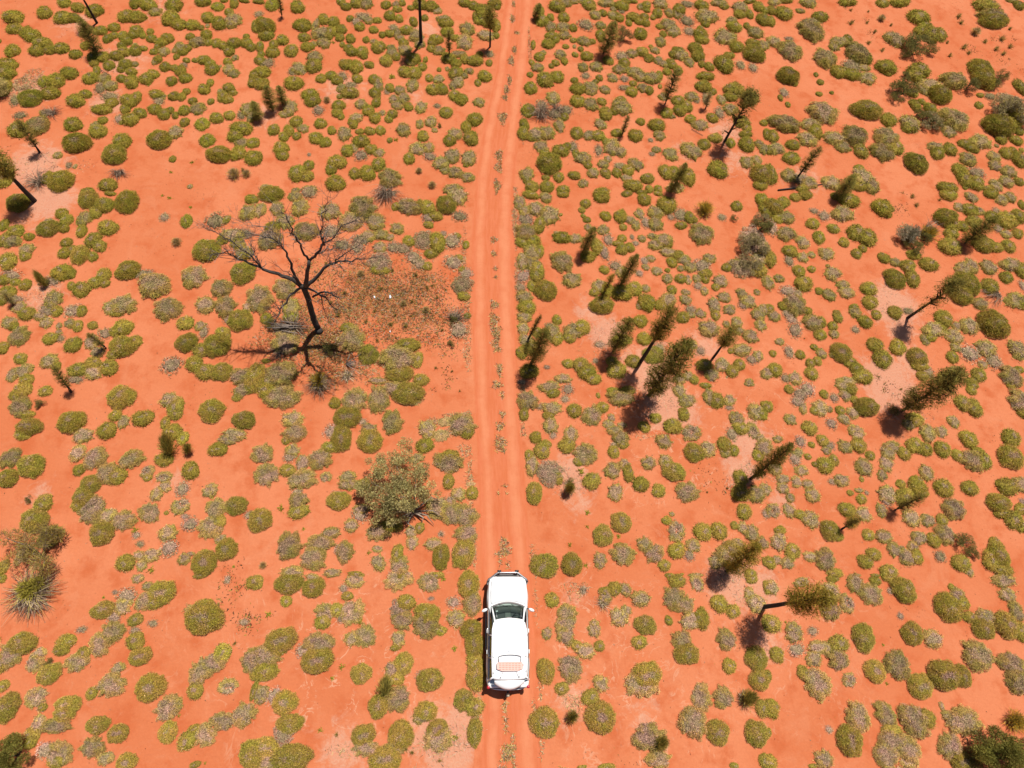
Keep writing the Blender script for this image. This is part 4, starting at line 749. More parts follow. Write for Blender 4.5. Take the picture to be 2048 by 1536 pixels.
    (3, 3): """3,9,6,6m 3,38,8,8g 7.5,63,6,7g 52,2,5.5,3.5g 27,5,7,4m 70,6,7.5,7.5m 83,14.5,9.5,9m 86,4,5,4g 97,1,6,4g 109,11,10,10.5g 98,12,3,3p 51,12,7,8m
50,26,8,10m 63,22,7,7o 21,45,8,8m 23,59,7.5,5.5p 36,44,5,4p 40,57,8,6m 37,66,6,8m 57,54,8.5,7.5g 56,66,8,10m 47,58,5,6m 77,49,10.5,10.5g
80,50,4,4p 116,46,9,9.5g 132,50,8,8m 145,25,11.5,11.5g 152,15,6,6m 156,21,5,7g 147,9,3,3g 139,19,4,4p 162,33,6,5g 174,33,8,7m 173,42,9,9g
191,39,10,10.5g 202,44,5,9g 189,3,10,6m 192,15,7,6m 199,28,6,8m 168.5,64,12.5,12m 195,70,11,9m 200,85,9,11m 198,68,4,4p 204,74,4,7g
28,77,5,6g 40,86,11,13m 44,86,5,5p 65,83,6,6o 86,76,9,9.5g 104,71,11,11.5m 103,70,6,7p 122.5,88,10.5,10.5g 141,79,13,12.5g 156,80,7,10g
72,113,10.5,12m 73,111,4,5p 66,131.5,11.5,12.5g 3,106,7,8.5g 1,125,2,4g 2,149,6,7g 45,147,8,8m 94,110,9,9.5m 117,116,12,13.5m 118,124,5,5p
128,114,7,8g 100,132,12,10m 112,138,11,12m 95,143,11,11m 100,124,9,6g 145,112,6,5m 157,116,14,12m 146,136,10,11m 155,148,9,9g 113,148,7,7o
205,135,4,6k 183,140,21,17k 168,145,11,10k 200,116,9,7r 36,152,4,2g 106,32,3,3p 49,123,3,4p 95,86,2,1.5y 92,55,1.5,1.5y 14,37,1.5,1.5y
139,104,2,4m""",
}

plants = []
for (tc, tr), s in PLANTS.items():
    for w in s.split():
        t = w[-1]; v = [float(a) for a in w[:-1].split(',')]
        x, y, rx = v[:3]; ry = v[3] if len(v) > 3 else rx
        plants.append([512 * tc + x * 2.5, 384 * tr + y * 2.5, rx * 2.5, ry * 2.5, t])
HK = {'g': 0.62, 'm': 0.50, 'p': 0.38, 'o': 0.42, 'y': 0.45, 'z': 0.25}


def place(px, py, rx, ry, k):
    """pixel ellipse -> ground point and half sizes in metres"""
    p0 = at(px, py); a = math.atan2(math.hypot(p0[0], p0[1]), CAMH); ca, sa = math.cos(a), math.sin(a)
    ax = np.linalg.norm(at(px + rx, py) - at(px - rx, py)) / 2
    ay = np.linalg.norm(at(px, py + ry) - at(px, py - ry)) / 2
    qf = (ca + math.sqrt(ca * ca + k * k * sa * sa)) / (2 * ca)
    ay = ay / (1 + (qf - 1) * abs(p0[1]) / (abs(p0[0]) * .5 + abs(p0[1]) + 3))
    h = k * math.sqrt(ax * ay)
    p = at(px, py, 0.38 * h)
    return p[0], p[1], ax, ay, h


def tint_for(px, py, r):
    """paler hummocks to the south, darker and greener ones to the north and west"""
    g = np.clip((900 - py) / 900, -0.6, 1); l = np.clip((700 - px) / 700, 0, 1) * np.clip((700 - py) / 700, 0, 1)
    v = r.uniform(0.86, 1.14)
    dry = np.array([1.26, 1.18, 1.42]); grn = np.array([0.88, 0.90, 0.74])  # first tint is paler, second is darker and greener
    f = np.clip(0.5 + 0.5 * g + 0.3 * l + r.normal(0, 0.13), 0, 1)
    return (dry * (1 - f) + grn * f) * v


# ------------------------------------------------------------------ trees: data
# base px, top px, crown shape, crown half-width px, name used in other labels, own label
OAKS = [
 ((69, 402), (-38, 290), 'plume', 32, 'the thick-trunked oak at the left edge', 'desert oak with thick black trunk leaning out of the photo at left edge'),
 ((80, 305), (36, 242), 'feather', 15, 'the slim oak by the left edge', 'slim feathery young oak with small dark shadow, near the left edge'),
 ((194, 46), (128, -70), 'plume', 20, 'the cut-off oak at upper left', 'tall oak with thin bare black trunk, its crown above the top left frame'),
 ((196, 109), (160, 38), 'column', 13, 'the dark narrow oak at upper left', 'dark narrow young oak leaning left just below the bare thin trunk'),
 ((546, 222), (533, 172), 'column', 11, 'the left twin oak', 'left and taller of two dark twin oaks in the upper left'),
 ((566, 210), (558, 172), 'column', 9, 'the right twin oak', 'right and slimmer of two dark twin oaks in the upper left'),
 ((518, 238), (506, 204), 'column', 11, 'the stub oak beside the twin oaks', 'short dark oak standing just left of the two twin oaks'),
 ((842, 88), (834, -115), 'plume', 18, 'the bare-trunked oak at top centre', 'very thin bare black trunk rising out of the top edge left of track'),
 ((980, 94), (981, 14), 'plume', 15, 'the oak beside the track at top', 'round-topped oak with straight trunk close to the left verge at top'),
 ((899, 114), (897, 62), 'feather', 9, 'the wispy oak at top centre', 'wispy thin oak between the bare-trunked oak and the track'),
 ((564, 34), (558, -8), 'feather', 8, 'the wispy oak at the top edge', 'small wispy oak touching the top edge left of the centre'),
 ((1206, 108), (1230, 44), 'column', 14, 'the narrow oak beside the leafy bush', 'narrow green oak beside a leafy bush at top right of the track'),
 ((1330, 208), (1355, 140), 'feather', 17, 'the thin leaning oak at upper right', 'thin sparse oak with dark leaning trunk right of the track at top'),
 ((1449, 283), (1506, 182), 'sparse', 26, 'the tall oak with round top', 'tall oak with long bare trunk and small round top in upper right'),
 ((1244, 270), (1257, 232), 'feather', 8, 'the tiny pointed oak', 'tiny oak with pointed tip on a thin stem right of the track'),
 ((1411, 218), (1420, 184), 'feather', 9, 'the greyish sapling', 'greyish sapling with thin stem between the thin and the tall oak'),
 ((1343, 383), (1372, 328), 'column', 11, 'the dark spindle oak', 'dark spindle-shaped oak standing in front of a pale green hummock'),
 ((1594, 356), (1640, 296), 'feather', 14, 'the oak over the fallen log', 'sparse oak with dark thin trunk beside a fallen black log'),
 ((1676, 396), (1708, 352), 'column', 12, 'the dark oak right of the log', 'short dark oak between two green hummocks right of the black log'),
 ((1930, 486), (1992, 434), 'column', 14, 'the dark oak near the right edge', 'dark slanting oak with narrow crown near the right edge'),
 ((1165, 505), (1189, 456), 'column', 11, 'the small oak near the track', 'small dark oak right of the track above the pair of slanting oaks'),
 ((1242, 568), (1275, 510), 'column', 11, 'the right oak of the slanting pair', 'right and larger oak of a slanting pair mid-way right of the track'),
 ((1206, 588), (1226, 550), 'feather', 11, 'the left oak of the slanting pair', 'left and yellower oak of a slanting pair rising from a large hummock'),
 ((1056, 680), (1081, 632), 'feather', 8, 'the thin sapling on the track verge', 'thin sapling on the right verge beside a fat dark oak'),
 ((1062, 728), (1092, 660), 'fat', 22, 'the fat oak on the track verge', 'fat dark green oak standing on the right verge of the track'),
 ((1226, 702), (1262, 638), 'column', 16, 'the leftmost oak of the trio', 'dense cigar-shaped oak, leftmost of the group of three tall oaks'),
 ((1281, 724), (1347, 618), 'plume', 23, 'the middle oak of the trio', 'oak with long bare trunk and pale tuft, middle of the three'),
 ((1298, 790), (1376, 684), 'fat', 37, 'the biggest oak of the trio', 'biggest oak with broad green crown, lowest of the group of three'),
 ((1426, 716), (1468, 658), 'plume', 20, 'the small oak right of the trio', 'small pale oak with round shadow just right of the three tall oaks'),
 ((1815, 636), (1922, 562), 'sparse', 26, 'the see-through oak at right', 'see-through oak with long slanting black trunk near the right edge'),
 ((1803, 822), (1926, 742), 'long', 33, 'the largest oak at right', 'largest dense oak at right with long slanting crown and dark shadow'),
 ((1502, 957), (1584, 890), 'fat', 20, 'the dark oak at centre right', 'dark brushy oak standing alone at centre right above the lower oaks'),
 ((1527, 1214), (1660, 1192), 'plume', 34, 'the oak pointing right', 'yellow-green oak whose bare trunk points to the right, lower right'),
 ((1453, 1142), (1518, 1092), 'fat', 26, 'the fluffy yellow oak', 'fluffy yellow-green oak above the oak that points right'),
 ((1138, 982), (1144, 968), 'brush', 14, 'the dark sapling right of the track', 'small dark pointed sapling on pale litter right of the track'),
 ((1684, 1058), (1720, 1036), 'feather', 11, 'the little oak in the lower right', 'little oak with pale tuft leaning right in the lower right'),
 ((1790, 1020), (1846, 992), 'feather', 15, 'the bent oak at the right', 'bent low oak between green hummocks below the largest right oak'),
 ((143, 784), (108, 736), 'feather', 14, 'the thin oak at the left', 'thin leaning oak with brownish needles at the left below the centre'),
 ((27, 610), (6, 584), 'feather', 12, 'the sapling on the left edge', 'grey-green sapling touching the left edge at mid height'),
 ((92, 572), (66, 540), 'brush', 11, 'the grey-green sapling at left', 'grey-green bushy sapling leaning left near the left edge'),
 ((212, 696), (176, 668), 'feather', 11, 'the sapling among left hummocks', 'dark sapling buried among wide hummocks at the left'),
 ((340, 908), (326, 868), 'brush', 21, 'the brushy dark sapling at left', 'brushy dark green sapling growing out of a hummock at lower left'),
 ((374, 904), (374, 888), 'brush', 13, 'the lesser dark sapling at left', 'smaller dark brush right of the brushy sapling at lower left'),
 ((768, 1392), (774, 1352), 'brush', 21, 'the green brush left of the car', 'soft green brush growing between two hummocks left of the car'),
 ((1142, 1438), (1150, 1428), 'brush', 15, 'the small brush behind the car', 'small olive brush among pale straw at lower right of the car'),
 ((1490, 1404), (1512, 1388), 'brush', 20, 'the grey brush at lower right', 'grey-green brush leaning right between hummocks at lower right'),
 ((1312, 1492), (1334, 1480), 'brush', 17, 'the brush at bottom right', 'olive brush at the right rim of a grey-centred hummock, bottom right'),
 ((1068, 38), (1080, 8), 'fat', 10, 'the pointed bush on the right verge', 'pointed green bush on the right verge at the top of the track'),
 ((6, 185), (-20, 160), 'fat', 26, 'the dark oak cut by the left edge', 'dark grey-green oak crown cut off by the left edge near top'),
]
EXTRA_MARKS = [((1015, 1265), 'the white car'), ((618, 600), 'the dead tree'), ((790, 985), 'the big leafy bush'), ((75, 1170), 'the dead fan-shaped tussock'),
               ((0, 0), 'the top left corner'), ((2048, 0), 'the top right corner'), ((0, 1536), 'the bottom left corner'), ((2048, 1536), 'the bottom right corner'),
               ((1415, 405), 'the orange-tipped bush'), ((1825, 468), 'the silver bush with sticks'), ((1835, 85), 'the dark flowering bush at top right')]
MARKS = [((a[0] + b[0]) / 2 * .5 + a[0] * .5, (a[1] + b[1]) / 2 * .5 + a[1] * .5, nm) for a, b, _, _, nm, _ in OAKS] + [(p[0], p[1], nm) for p, nm in EXTRA_MARKS]
ORD = ['nearest', 'second', 'third', 'fourth', 'fifth', 'sixth', 'seventh', 'eighth', 'ninth', 'tenth']


def quad(dx, dy):
    return ('right of' if dx > 0 else 'left of') if abs(dx) > abs(dy) else ('below' if dy > 0 else 'above')


def assign_labels(items, all_items):
    """items: dicts px, py, cls (look words); a label names the look, a landmark, a side and a rank"""
    by = {}
    for it in all_items: by.setdefault(it['cls'], []).append(it)
    ranks = {}
    for cls, lst in by.items():
        P = np.array([(i['px'], i['py']) for i in lst])
        for (mx, my, nm) in MARKS:
            d = np.hypot(P[:, 0] - mx, P[:, 1] - my); cnt = {}
            for j in np.argsort(d)[:60]:
                s = quad(P[j, 0] - mx, P[j, 1] - my); k = cnt.get(s, 0); cnt[s] = k + 1
                ranks.setdefault(id(lst[j]), []).append((k, d[j], s, nm))
    for it in items:
        c = sorted(ranks.get(id(it), []))
        k, _, s, nm = c[0] if c else (0, 0, 'near', 'the photo edge')
        side = s
        w = 'nearest' if k == 0 else (ORD[k] if k < 10 else f'number {k + 1}')
        it['label'] = f"{it['cls']}, {w} {side} {nm}"


# ------------------------------------------------------------------ hummocks
LOOK = {'g': 'green', 'm': 'grey-hearted', 'p': 'grey', 'o': 'ring-shaped', 'y': 'yellowish', 'z': 'straw-coloured'}
hum = []; tufts = []; herbs = []; shrubs = []; fans = []; reds = []
for px, py, rx, ry, t in plants:
    r = math.sqrt(rx * ry)
    if t in 'gmpoz' or (t == 'y' and r > 11):
        sh = 'round' if rx / ry < 1.28 and ry / rx < 1.2 else ('wide' if rx > ry else 'tall-standing')
        sz = 'large' if r >= 25 else ('big' if r >= 20 else 'small')
        hum.append(dict(px=px, py=py, rx=rx, ry=ry, t=t, r=r, cls=f"{sz} {sh.replace('tall-standing', 'long')} {LOOK[t]} spinifex hummock"))
    elif t == 't': tufts.append(dict(px=px, py=py, rx=rx, ry=ry, t=t, r=r, cls='thin sprouting grass tuft' if r < 9 else 'green sprouting grass tuft'))
    elif t == 'y': herbs.append(dict(px=px, py=py, rx=rx, ry=ry, t=t, r=r, cls='tiny yellow-green herb' if r < 6 else 'bright yellow-green herb'))
    elif t == 'k': shrubs.append(dict(px=px, py=py, rx=rx, ry=ry, t=t, r=r, cls='dark leafy shrub' if r > 14 else 'small dark leafy shrub'))
    elif t == 'q': fans.append(dict(px=px, py=py, rx=rx, ry=ry, t=t, r=r, cls='grey dry stick bush'))
    elif t == 'r': reds.append(dict(px=px, py=py, rx=rx, ry=ry, t=t, r=r, cls='yellow-orange tipped bush'))
inframe = [h for h in hum if -5 < h['px'] < 2053 and -5 < h['py'] < 1541]
big = sorted(inframe, key=lambda h: -h['r'] * min(1, h['px'] / 12 + .5))[:300]
for (x_, y_, r_, l_) in [(470, 352, 20, ''), (494, 350, 14, ''), (486, 338, 9, '')]:
    tufts.append(dict(px=x_, py=y_, rx=r_, ry=r_, t='t', r=r_, cls='green sprouting grass tuft'))
assign_labels(big, inframe)
for lst in (tufts, herbs, shrubs, fans, reds): assign_labels(lst, lst)

VAR = {}
for kind, n in (('g', 9), ('m', 9), ('p', 4), ('o', 4), ('y', 2), ('z', 2)):
    VAR[kind] = [hummock_geo(kind, 100 * ord(kind) + i, 4600).mesh('spinifex_hummock', m_spin) for i in range(n)]
LOW = {}
for kind, n in (('g', 7), ('m', 7), ('p', 4), ('o', 3), ('y', 2), ('z', 2)):
    L0 = []
    for i in range(n):
        g = hummock_geo(kind, 7000 + 50 * ord(kind) + i, 560)
        L0.append((np.vstack(g.V), np.vstack(g.T), np.vstack(g.C)))
    LOW[kind] = L0
rr_ = np.random.default_rng(5)
for h in big:
    x, y, ax, ay, hh = place(h['px'], h['py'], h['rx'], h['ry'], HK[h['t']])
    me = random.choice(VAR[h['t']])
    same = abs(ax / ay - 1) < 0.15
    rz = rr_.uniform(0, 6.28) if same else (rr_.choice([0, math.pi]) + rr_.normal(0, 0.12))
    o = link('spinifex_hummock', me, None, (x, y, 0), (0, 0, rz), (ax * 0.97, ay * 0.97, hh * rr_.uniform(0.9, 1.15)))
    tn = tint_for(h['px'], h['py'], rr_); o.color = (*tn, 1)
    tag(o, h['label'], 'spinifex hummock', 'spinifex hummocks scattered over the red sand')

G = Geo()
rest = [h for h in hum if not any(h is b_ for b_ in big)]
bigset = set(id(h) for h in big)
rest = [h for h in hum if id(h) not in bigset]


def add_low(G, x, y, ax, ay, hh, kind, tn, rz):
    V, T, C = LOW[kind][rr_.integers(len(LOW[kind]))]
    cz, sz = math.cos(rz), math.sin(rz)
    Vx = V[:, 0] * ax; Vy = V[:, 1] * ay
    W = np.stack([x + cz * Vx - sz * Vy, y + sz * Vx + cz * Vy, V[:, 2] * hh], 1)
    G.add(W, T, C * tn)


for h in rest:
    x, y, ax, ay, hh = place(h['px'], h['py'], h['rx'], h['ry'], HK[h['t']])
    rz = rr_.uniform(0, 6.28) if abs(ax / ay - 1) < 0.15 else (rr_.choice([0, math.pi]) + rr_.normal(0, 0.12))
    add_low(G, x, y, ax * 1.01, ay * 1.01, hh, h['t'], tint_for(h['px'], h['py'], rr_), rz)
# the same plain of hummocks goes on just outside the frame
INV = RC.T
n_out = 0
while n_out < 1500:
    x, y = rr_.uniform(-48, 66), rr_.uniform(-18, 66)
    c_ = INV @ np.array([x, y, -CAMH]); u = 1024 + FPX * c_[0] / c_[2]; v = 768 + FPX * c_[1] / c_[2]
    if -25 < u < 2073 and -25 < v < 1561: continue
    if -0.2 < road_u(x, y) < 1.2 and abs(x) < 14: continue
    s = rr_.uniform(0.25, 0.75); kd = rr_.choice(['g', 'g', 'm'])
    add_low(G, x, y, s, s * rr_.uniform(0.8, 1.2), s * 0.55, kd, tint_for(u, v, rr_), rr_.uniform(0, 6.28)); n_out += 1
o = link('small_spinifex', G.mesh('small_spinifex', m_spin))
tag(o, 'carpet of small olive and grey spinifex hummocks over the red sand', 'spinifex', kind='stuff')

# ------------------------------------------------------------------ tufts, herbs, shrubs, fans
OAKC = [np.array([.25, .23, .05]), np.array([.36, .32, .075]), np.array([.15, .14, .032]), np.array([.46, .39, .10])]
def brush_meshes(seed, cols=None, tips=None):
    cols = OAKC if cols is None else cols
    r = np.random.default_rng(seed); n = 3600; g = Geo(); gt = Geo()
    th = r.uniform(0, 6.28, n); t = np.abs(r.normal(0, .55, n)).clip(0, 1.35)
    D = np.stack([np.sin(t) * np.cos(th), np.sin(t) * np.sin(th), np.cos(t)], 1)
    f = r.uniform(.05, .8, n); P = D * f[:, None] * np.array([1, 1, .9]) + r.normal(0, .05, (n, 3)); P[:, 2] = np.abs(P[:, 2])
    V, T, k = blades(P, D + r.normal(0, .22, (n, 3)), r.uniform(.12, .38, n), r.uniform(.014, .032, n), .1, 2)
    lump = 1 + .3 * np.sin(3 * th + seed) * np.sin(5 * t)
    C = np.array(cols)[r.integers(0, len(cols), n)] * (lump * r.uniform(.65, 1.35, n))[:, None]
    if tips is not None:
        mk = (f > .6) & (r.uniform(size=n) < .6); C[mk] = tips * r.uniform(.7, 1.2, (mk.sum(), 1))
    g.add(V, T, np.repeat(C, k, axis=0))
    for j in range(12):
        d = D[j * 7]; V, T = tube([(0, 0, -.02), d * .4, d * .8], [.03, .02, .008], 4, False); gt.add(V, T, np.array([.06, .045, .035]))
    return g.mesh('crown', m_leaf), gt.mesh('trunk', m_bark, True)


BRG = [brush_meshes(910 + i, [GREEN * .9, OLIVE * .9, GREY * .8, STRAW * .8]) for i in range(2)]
BRR = [brush_meshes(920, [GREEN * 1.2, OLIVE, DARK * 1.8, GREEN * 1.4], np.array([.70, .46, .06]))] * 2
TUFT = [tuft_geo(300 + i, 70, 0.7, [GREEN, OLIVE, STRAW * .8], 1.0, 0.06).mesh('grass_tuft', m_leaf) for i in range(4)]
for h in [t_ for t_ in tufts if t_['r'] > 10.5]:
    p = at(h['px'], h['py']); s = np.linalg.norm(at(h['px'] + h['r'], h['py']) - at(h['px'], h['py'])) * .95
    e = link('grass_tuft', None, None, (p[0], p[1], 0), (0, 0, rr_.uniform(0, 6.28)), (s, s, s * .9))
    tag(e, h['label'], 'grass tuft', 'sprouting grass tufts on the sand')
    link('blades', random.choice(BRG)[0], e).color = (1.5, 1.45, 1.6, 1)
for h in [t_ for t_ in tufts if t_['r'] <= 10.5]:
    p = at(h['px'], h['py'] + h['ry'] * .3); s = np.linalg.norm(at(h['px'] + h['r'], h['py']) - at(h['px'], h['py'])) * 1.15
    o = link('grass_tuft', random.choice(TUFT), None, (p[0], p[1], 0), (0, 0, rr_.uniform(0, 6.28)), (s, s, s * 1.1))
    tag(o, h['label'], 'grass tuft', 'sprouting grass tufts on the sand')
HERB = []
for i in range(3):
    r = np.random.default_rng(400 + i); g = Geo(); nb = 46
    th = r.uniform(0, 6.28, nb); t = r.uniform(0.2, 1.35, nb)
    D = np.stack([np.sin(t) * np.cos(th), np.sin(t) * np.sin(th), np.cos(t)], 1)
    P = np.stack([r.normal(0, .3, nb), r.normal(0, .3, nb), np.zeros(nb) + .05], 1)
    V, T, k = blades(P, D, r.uniform(.4, .9, nb), r.uniform(.15, .3, nb), 0.15, 2)
    C = np.array([YEL * 1.25, YEL * .9, np.array([.45, .38, .06])])[r.integers(0, 3, nb)] * r.uniform(.7, 1.3, (nb, 1))
    g.add(V, T, np.repeat(C, k, axis=0)); HERB.append(g.mesh('herb', m_leaf))
for h in herbs:
    p = at(h['px'], h['py']); s = np.linalg.norm(at(h['px'] + h['r'], h['py']) - at(h['px'], h['py'])) * 1.0
    o = link('herb', random.choice(HERB), None, (p[0], p[1], 0), (0, 0, rr_.uniform(0, 6.28)), (s, s, s * .8))
    tag(o, h['label'], 'herb', 'yellow-green herbs sprouting on the sand')


def bush_meshes(seed, n_cl, nl, L, W, cols, accent=None, stems=7, up=.3, woodc=(0.10, 0.075, 0.06)):
    """leafy bush about 1 in radius and 1.2 high: (foliage mesh, stems mesh)"""
    r = np.random.default_rng(seed); cen = []; rad = []; gs = Geo()
    for i in range(n_cl):
        th = r.uniform(0, 6.28); d = r.uniform(0, 0.78) ** .7; z = 0.42 + (1 - d) * r.uniform(.2, .75)
        cen.append((d * math.cos(th), d * math.sin(th), z)); rad.append(r.uniform(.14, .30))
    for i in range(stems):
        c_ = np.array(cen[i % n_cl]); mid = c_ * .5 + r.normal(0, .06, 3); mid[2] = abs(mid[2])
        V, T = tube([(0, 0, -.03), mid, c_], [.035, .024, .009], 5); gs.add(V, T, np.array(woodc))
    g = Geo(); leaf_cloud(g, cen, rad, nl, L, W, cols, r, up, 1.0, accent)
    return g.mesh('foliage', m_leaf), gs.mesh('stem', m_bark)


LEAFD = [np.array([.20, .18, .05]), np.array([.27, .235, .065]), np.array([.13, .11, .04])]
SH = [bush_meshes(500 + i, 16, 2600, .085, .026, LEAFD, (np.array([.5, .34, .04]), .05) if i < 2 else None) for i in range(4)]


def bush(name, pair, px, py, rpx, label, cat, group=None, k=1.0, hk=0.9):
    s = np.linalg.norm(at(px + rpx, py) - at(px, py)) * k
    p = at(px, py, 0.45 * s)
    e = link(name, None, None, (p[0], p[1], 0), (0, 0, rr_.uniform(0, 6.28)), (s, s, s * hk))
    tag(e, label, cat, group)
    link('foliage', pair[0], e); link('stem', pair[1], e)
    return e


for i, h in enumerate(shrubs):
    bush('leafy_shrub', SH[i % 4] if h['py'] > 300 or h['px'] < 1500 else SH[i % 2], h['px'], h['py'], h['r'], h['label'], 'shrub', 'dark leafy shrubs among the spinifex')
for i, h in enumerate(reds):
    if abs(h['px'] - 1411) < 25 and abs(h['py'] - 416) < 30: h['label'] = 'orange-tipped bush standing right of the spindle oak at upper right'
    bush('flowering_bush', BRR[i % 2], h['px'], h['py'], h['r'] * 1.35, h['label'], 'bush', 'yellow-orange tipped bushes')
FAN = []
for i in range(3):
    g = tuft_geo(600 + i, 260, .95, [GREY * 1.1, GREY * .8, STRAW * .8, DARK * 1.5, GREY * 1.6], .75, .035)
    FAN.append(g.mesh('dry_bush', m_litter))
for i, h in enumerate(fans):
    s = np.linalg.norm(at(h['px'] + h['r'], h['py']) - at(h['px'], h['py'])); p = at(h['px'], h['py'], .2 * s)
    o = link('dry_bush', FAN[i % 3], None, (p[0], p[1], 0), (0, 0, rr_.uniform(0, 6.28)), (s, s, s * .7))
    tag(o, h['label'], 'dry bush', 'grey dry stick bushes')

# ------------------------------------------------------------------ desert oaks


def oak_meshes(style, seed):
    """unit oak: (crown, trunk); height 1, crown half-width 1"""
    r = np.random.default_rng(seed); g = Geo(); gt = Geo()
    z0, n = {'column': (.10, 11500), 'fat': (.12, 12500), 'plume': (.50, 8500), 'feather': (.22, 6200), 'sparse': (.15, 7500), 'long': (.14, 14000)}[style]
    zz = np.linspace(-.01, .97, 9); wob = np.cumsum(r.normal(0, .18, (9, 2)), axis=0) * .25; wob[0] = 0
    V, T = tube(np.stack([wob[:, 0], wob[:, 1], zz], 1), np.interp(zz, [0, .5, .97], [1.0, .62, .18]), 7)
    V[:, 2] = np.repeat(zz, 7)
    gt.add(V, T, np.array([.035, .027, .022]))

    def prof(t):
        t = np.asarray(t, float)
        if style == 'column': return np.sin(np.pi * np.clip(.16 + .84 * t, 0, 1)) ** .5
        if style in ('fat', 'long'): return np.sin(np.pi * np.clip(.12 + .85 * t, 0, 1)) ** .6
        if style == 'plume': return np.sin(np.pi * np.clip(.10 + .84 * t, 0, 1)) ** .55
        if style == 'sparse': return np.where(t > .70, .80 * np.sqrt(np.clip(np.sin(np.pi * (t - .68) / .34), 0, 1)), .75)
        return .95 * np.sin(np.pi * np.clip(.14 + .82 * t, 0, 1)) ** .5
    # limbs
    nbr = 60
    bt = r.uniform(0, 1, nbr)
    if style == 'sparse': bt = np.where(r.uniform(size=nbr) < .6, r.uniform(.72, 1, nbr), bt)
    ba = r.uniform(0, 6.28, nbr)
    for t, a in zip(bt, ba):
        z = z0 + (1 - z0) * t; ln = float(prof(t)) * r.uniform(.55, .95); d = np.array([math.cos(a), math.sin(a), 0])
        V, T = tube([[0, 0, max(z - .07, .02)], d * ln * .5 + [0, 0, z - .03], d * ln + [0, 0, z]], [.026, .016, .006], 3, False)
        g.add(V, T, np.array([.07, .05, .035]))
    # needle switches: an even soft body plus looser sprays round each limb
    lop = r.uniform(0, 6.28); n1 = int(n * (.30 if style in ('sparse', 'feather') else .62)); n2 = n - n1
    t = r.uniform(0, 1, n1)
    if style == 'sparse': t = np.where(r.uniform(size=n1) < .8, r.uniform(.70, 1, n1), t)
    a = r.uniform(0, 6.28, n1); rad = prof(t) * np.sqrt(r.uniform(.02, 1, n1)) * (1 + .18 * np.sin(2 * a + lop) + .16 * np.sin(3 * a + 9 * t + lop) + .12 * np.sin(5 * a - 14 * t))
    P1 = np.stack([rad * np.cos(a), rad * np.sin(a), z0 + (1 - z0) * t], 1); D1 = np.stack([np.cos(a), np.sin(a), np.zeros(n1)], 1); s1 = 1 + .25 * np.sin(4 * a + 17 * t + lop)
    k = r.integers(0, nbr, n2); f = r.uniform(.2, 1.08, n2); ln = prof(bt[k])
    P2 = np.stack([np.cos(ba[k]) * ln * f, np.sin(ba[k]) * ln * f, z0 + (1 - z0) * bt[k]], 1) + r.normal(0, 1, (n2, 3)) * np.array([.10, .10, .022])
    D2 = np.stack([np.cos(ba[k]), np.sin(ba[k]), np.zeros(n2)], 1); s2 = r.uniform(.7, 1.35, nbr)[k]
    P = np.vstack([P1, P2]); D = np.vstack([D1, D2]) * .5 + r.normal(0, 1, (n, 3)) * np.array([.75, .75, .16]) + np.array([0, 0, .06]); s = np.concatenate([s1, s2])
    L = r.uniform(.05, .15, n)
    S = r.normal(size=(n, 3)) * np.array([1, 1, .15]); S -= D * (np.sum(S * D, 1) / np.sum(D * D, 1))[:, None]
    S /= np.linalg.norm(S, axis=1)[:, None] + 1e-9; W = r.uniform(.011, .025, n)
    tip = P + D * L[:, None]; tip[:, 2] -= .006; P[:, 2] = np.maximum(P[:, 2], .01)
    V = np.stack([P - S * W[:, None] * .5, P + S * W[:, None] * .5, tip], 1).reshape(-1, 3)
    C = np.array(OAKC)[r.integers(0, 4, n)] * (s * r.uniform(.75, 1.3, n))[:, None]
    g.add(V, np.arange(3 * n).reshape(-1, 3), np.repeat(C, 3, axis=0))
    return g.mesh('crown', m_leaf), gt.mesh('trunk', m_bark, True)


OAKM = {s: [oak_meshes(s, 800 + 10 * i + k) for k in range(2)] for i, s in enumerate(['column', 'fat', 'plume', 'feather', 'sparse', 'long'])}
OAKM['brush'] = [brush_meshes(900), brush_meshes(901)]
for i, (bp_, tp_, style, wpx, nm, lab) in enumerate(OAKS):
    B = at(*bp_)
    zs = np.linspace(.25, 12, 471)
    dd = [np.linalg.norm(at(*tp_, z)[:2] - B[:2]) for z in zs]
    H = float(zs[int(np.argmin(dd))])
    H = max(H, .6)
    if style == 'brush': H = max(H, 1.0)
    top = at(*tp_, H); v = Vector(top - B)
    midp = ((bp_[0] + tp_[0]) / 2, (bp_[1] + tp_[1]) / 2)
    Rw = np.linalg.norm(at(midp[0] + wpx, midp[1], H * .6) - at(midp[0], midp[1], H * .6)) * .86
    q_ = Vector((0, 0, 1)).rotation_difference(v.normalized())
    e = link('desert_oak', None, None, tuple(B), None, (Rw, Rw, v.length))
    e.rotation_mode = 'QUATERNION'; e.rotation_quaternion = q_
    tag(e, lab, 'tree', 'young desert oaks')
    cm, tm = OAKM[style][i % 2]
    if style == 'column': Rw *= 1.45; e.scale = (Rw, Rw, v.length)
    co = link('crown', cm, e, None, (0, 0, rr_.uniform(0, 6.28)))
    tn = {'plume': (1.12, 1.06, .95), 'column': (1.0, 1.0, .95), 'fat': (.92, .95, .9)}.get(style, (1, .95, 1.0))
    if 'grey' in lab: tn = (1.45, 1.3, 2.0)
    if style == 'brush': tn = (1.5, 1.45, 1.5); Rw *= 1.3; e.scale = (Rw, Rw, v.length)
    if 'yellow' in lab: tn = (1.35, 1.22, .9)
    co.color = (*tn, 1)
    tr = (.035 + .016 * H) * (1.5 if 'thick' in lab else 1.0)
    link('trunk', tm, e, None, None, (tr / Rw, tr / Rw, 1) if style != 'brush' else None)

# ------------------------------------------------------------------ dead tree
def dpx(X, Y): return 400 + X / 3.0714, 360 + Y / 3.072


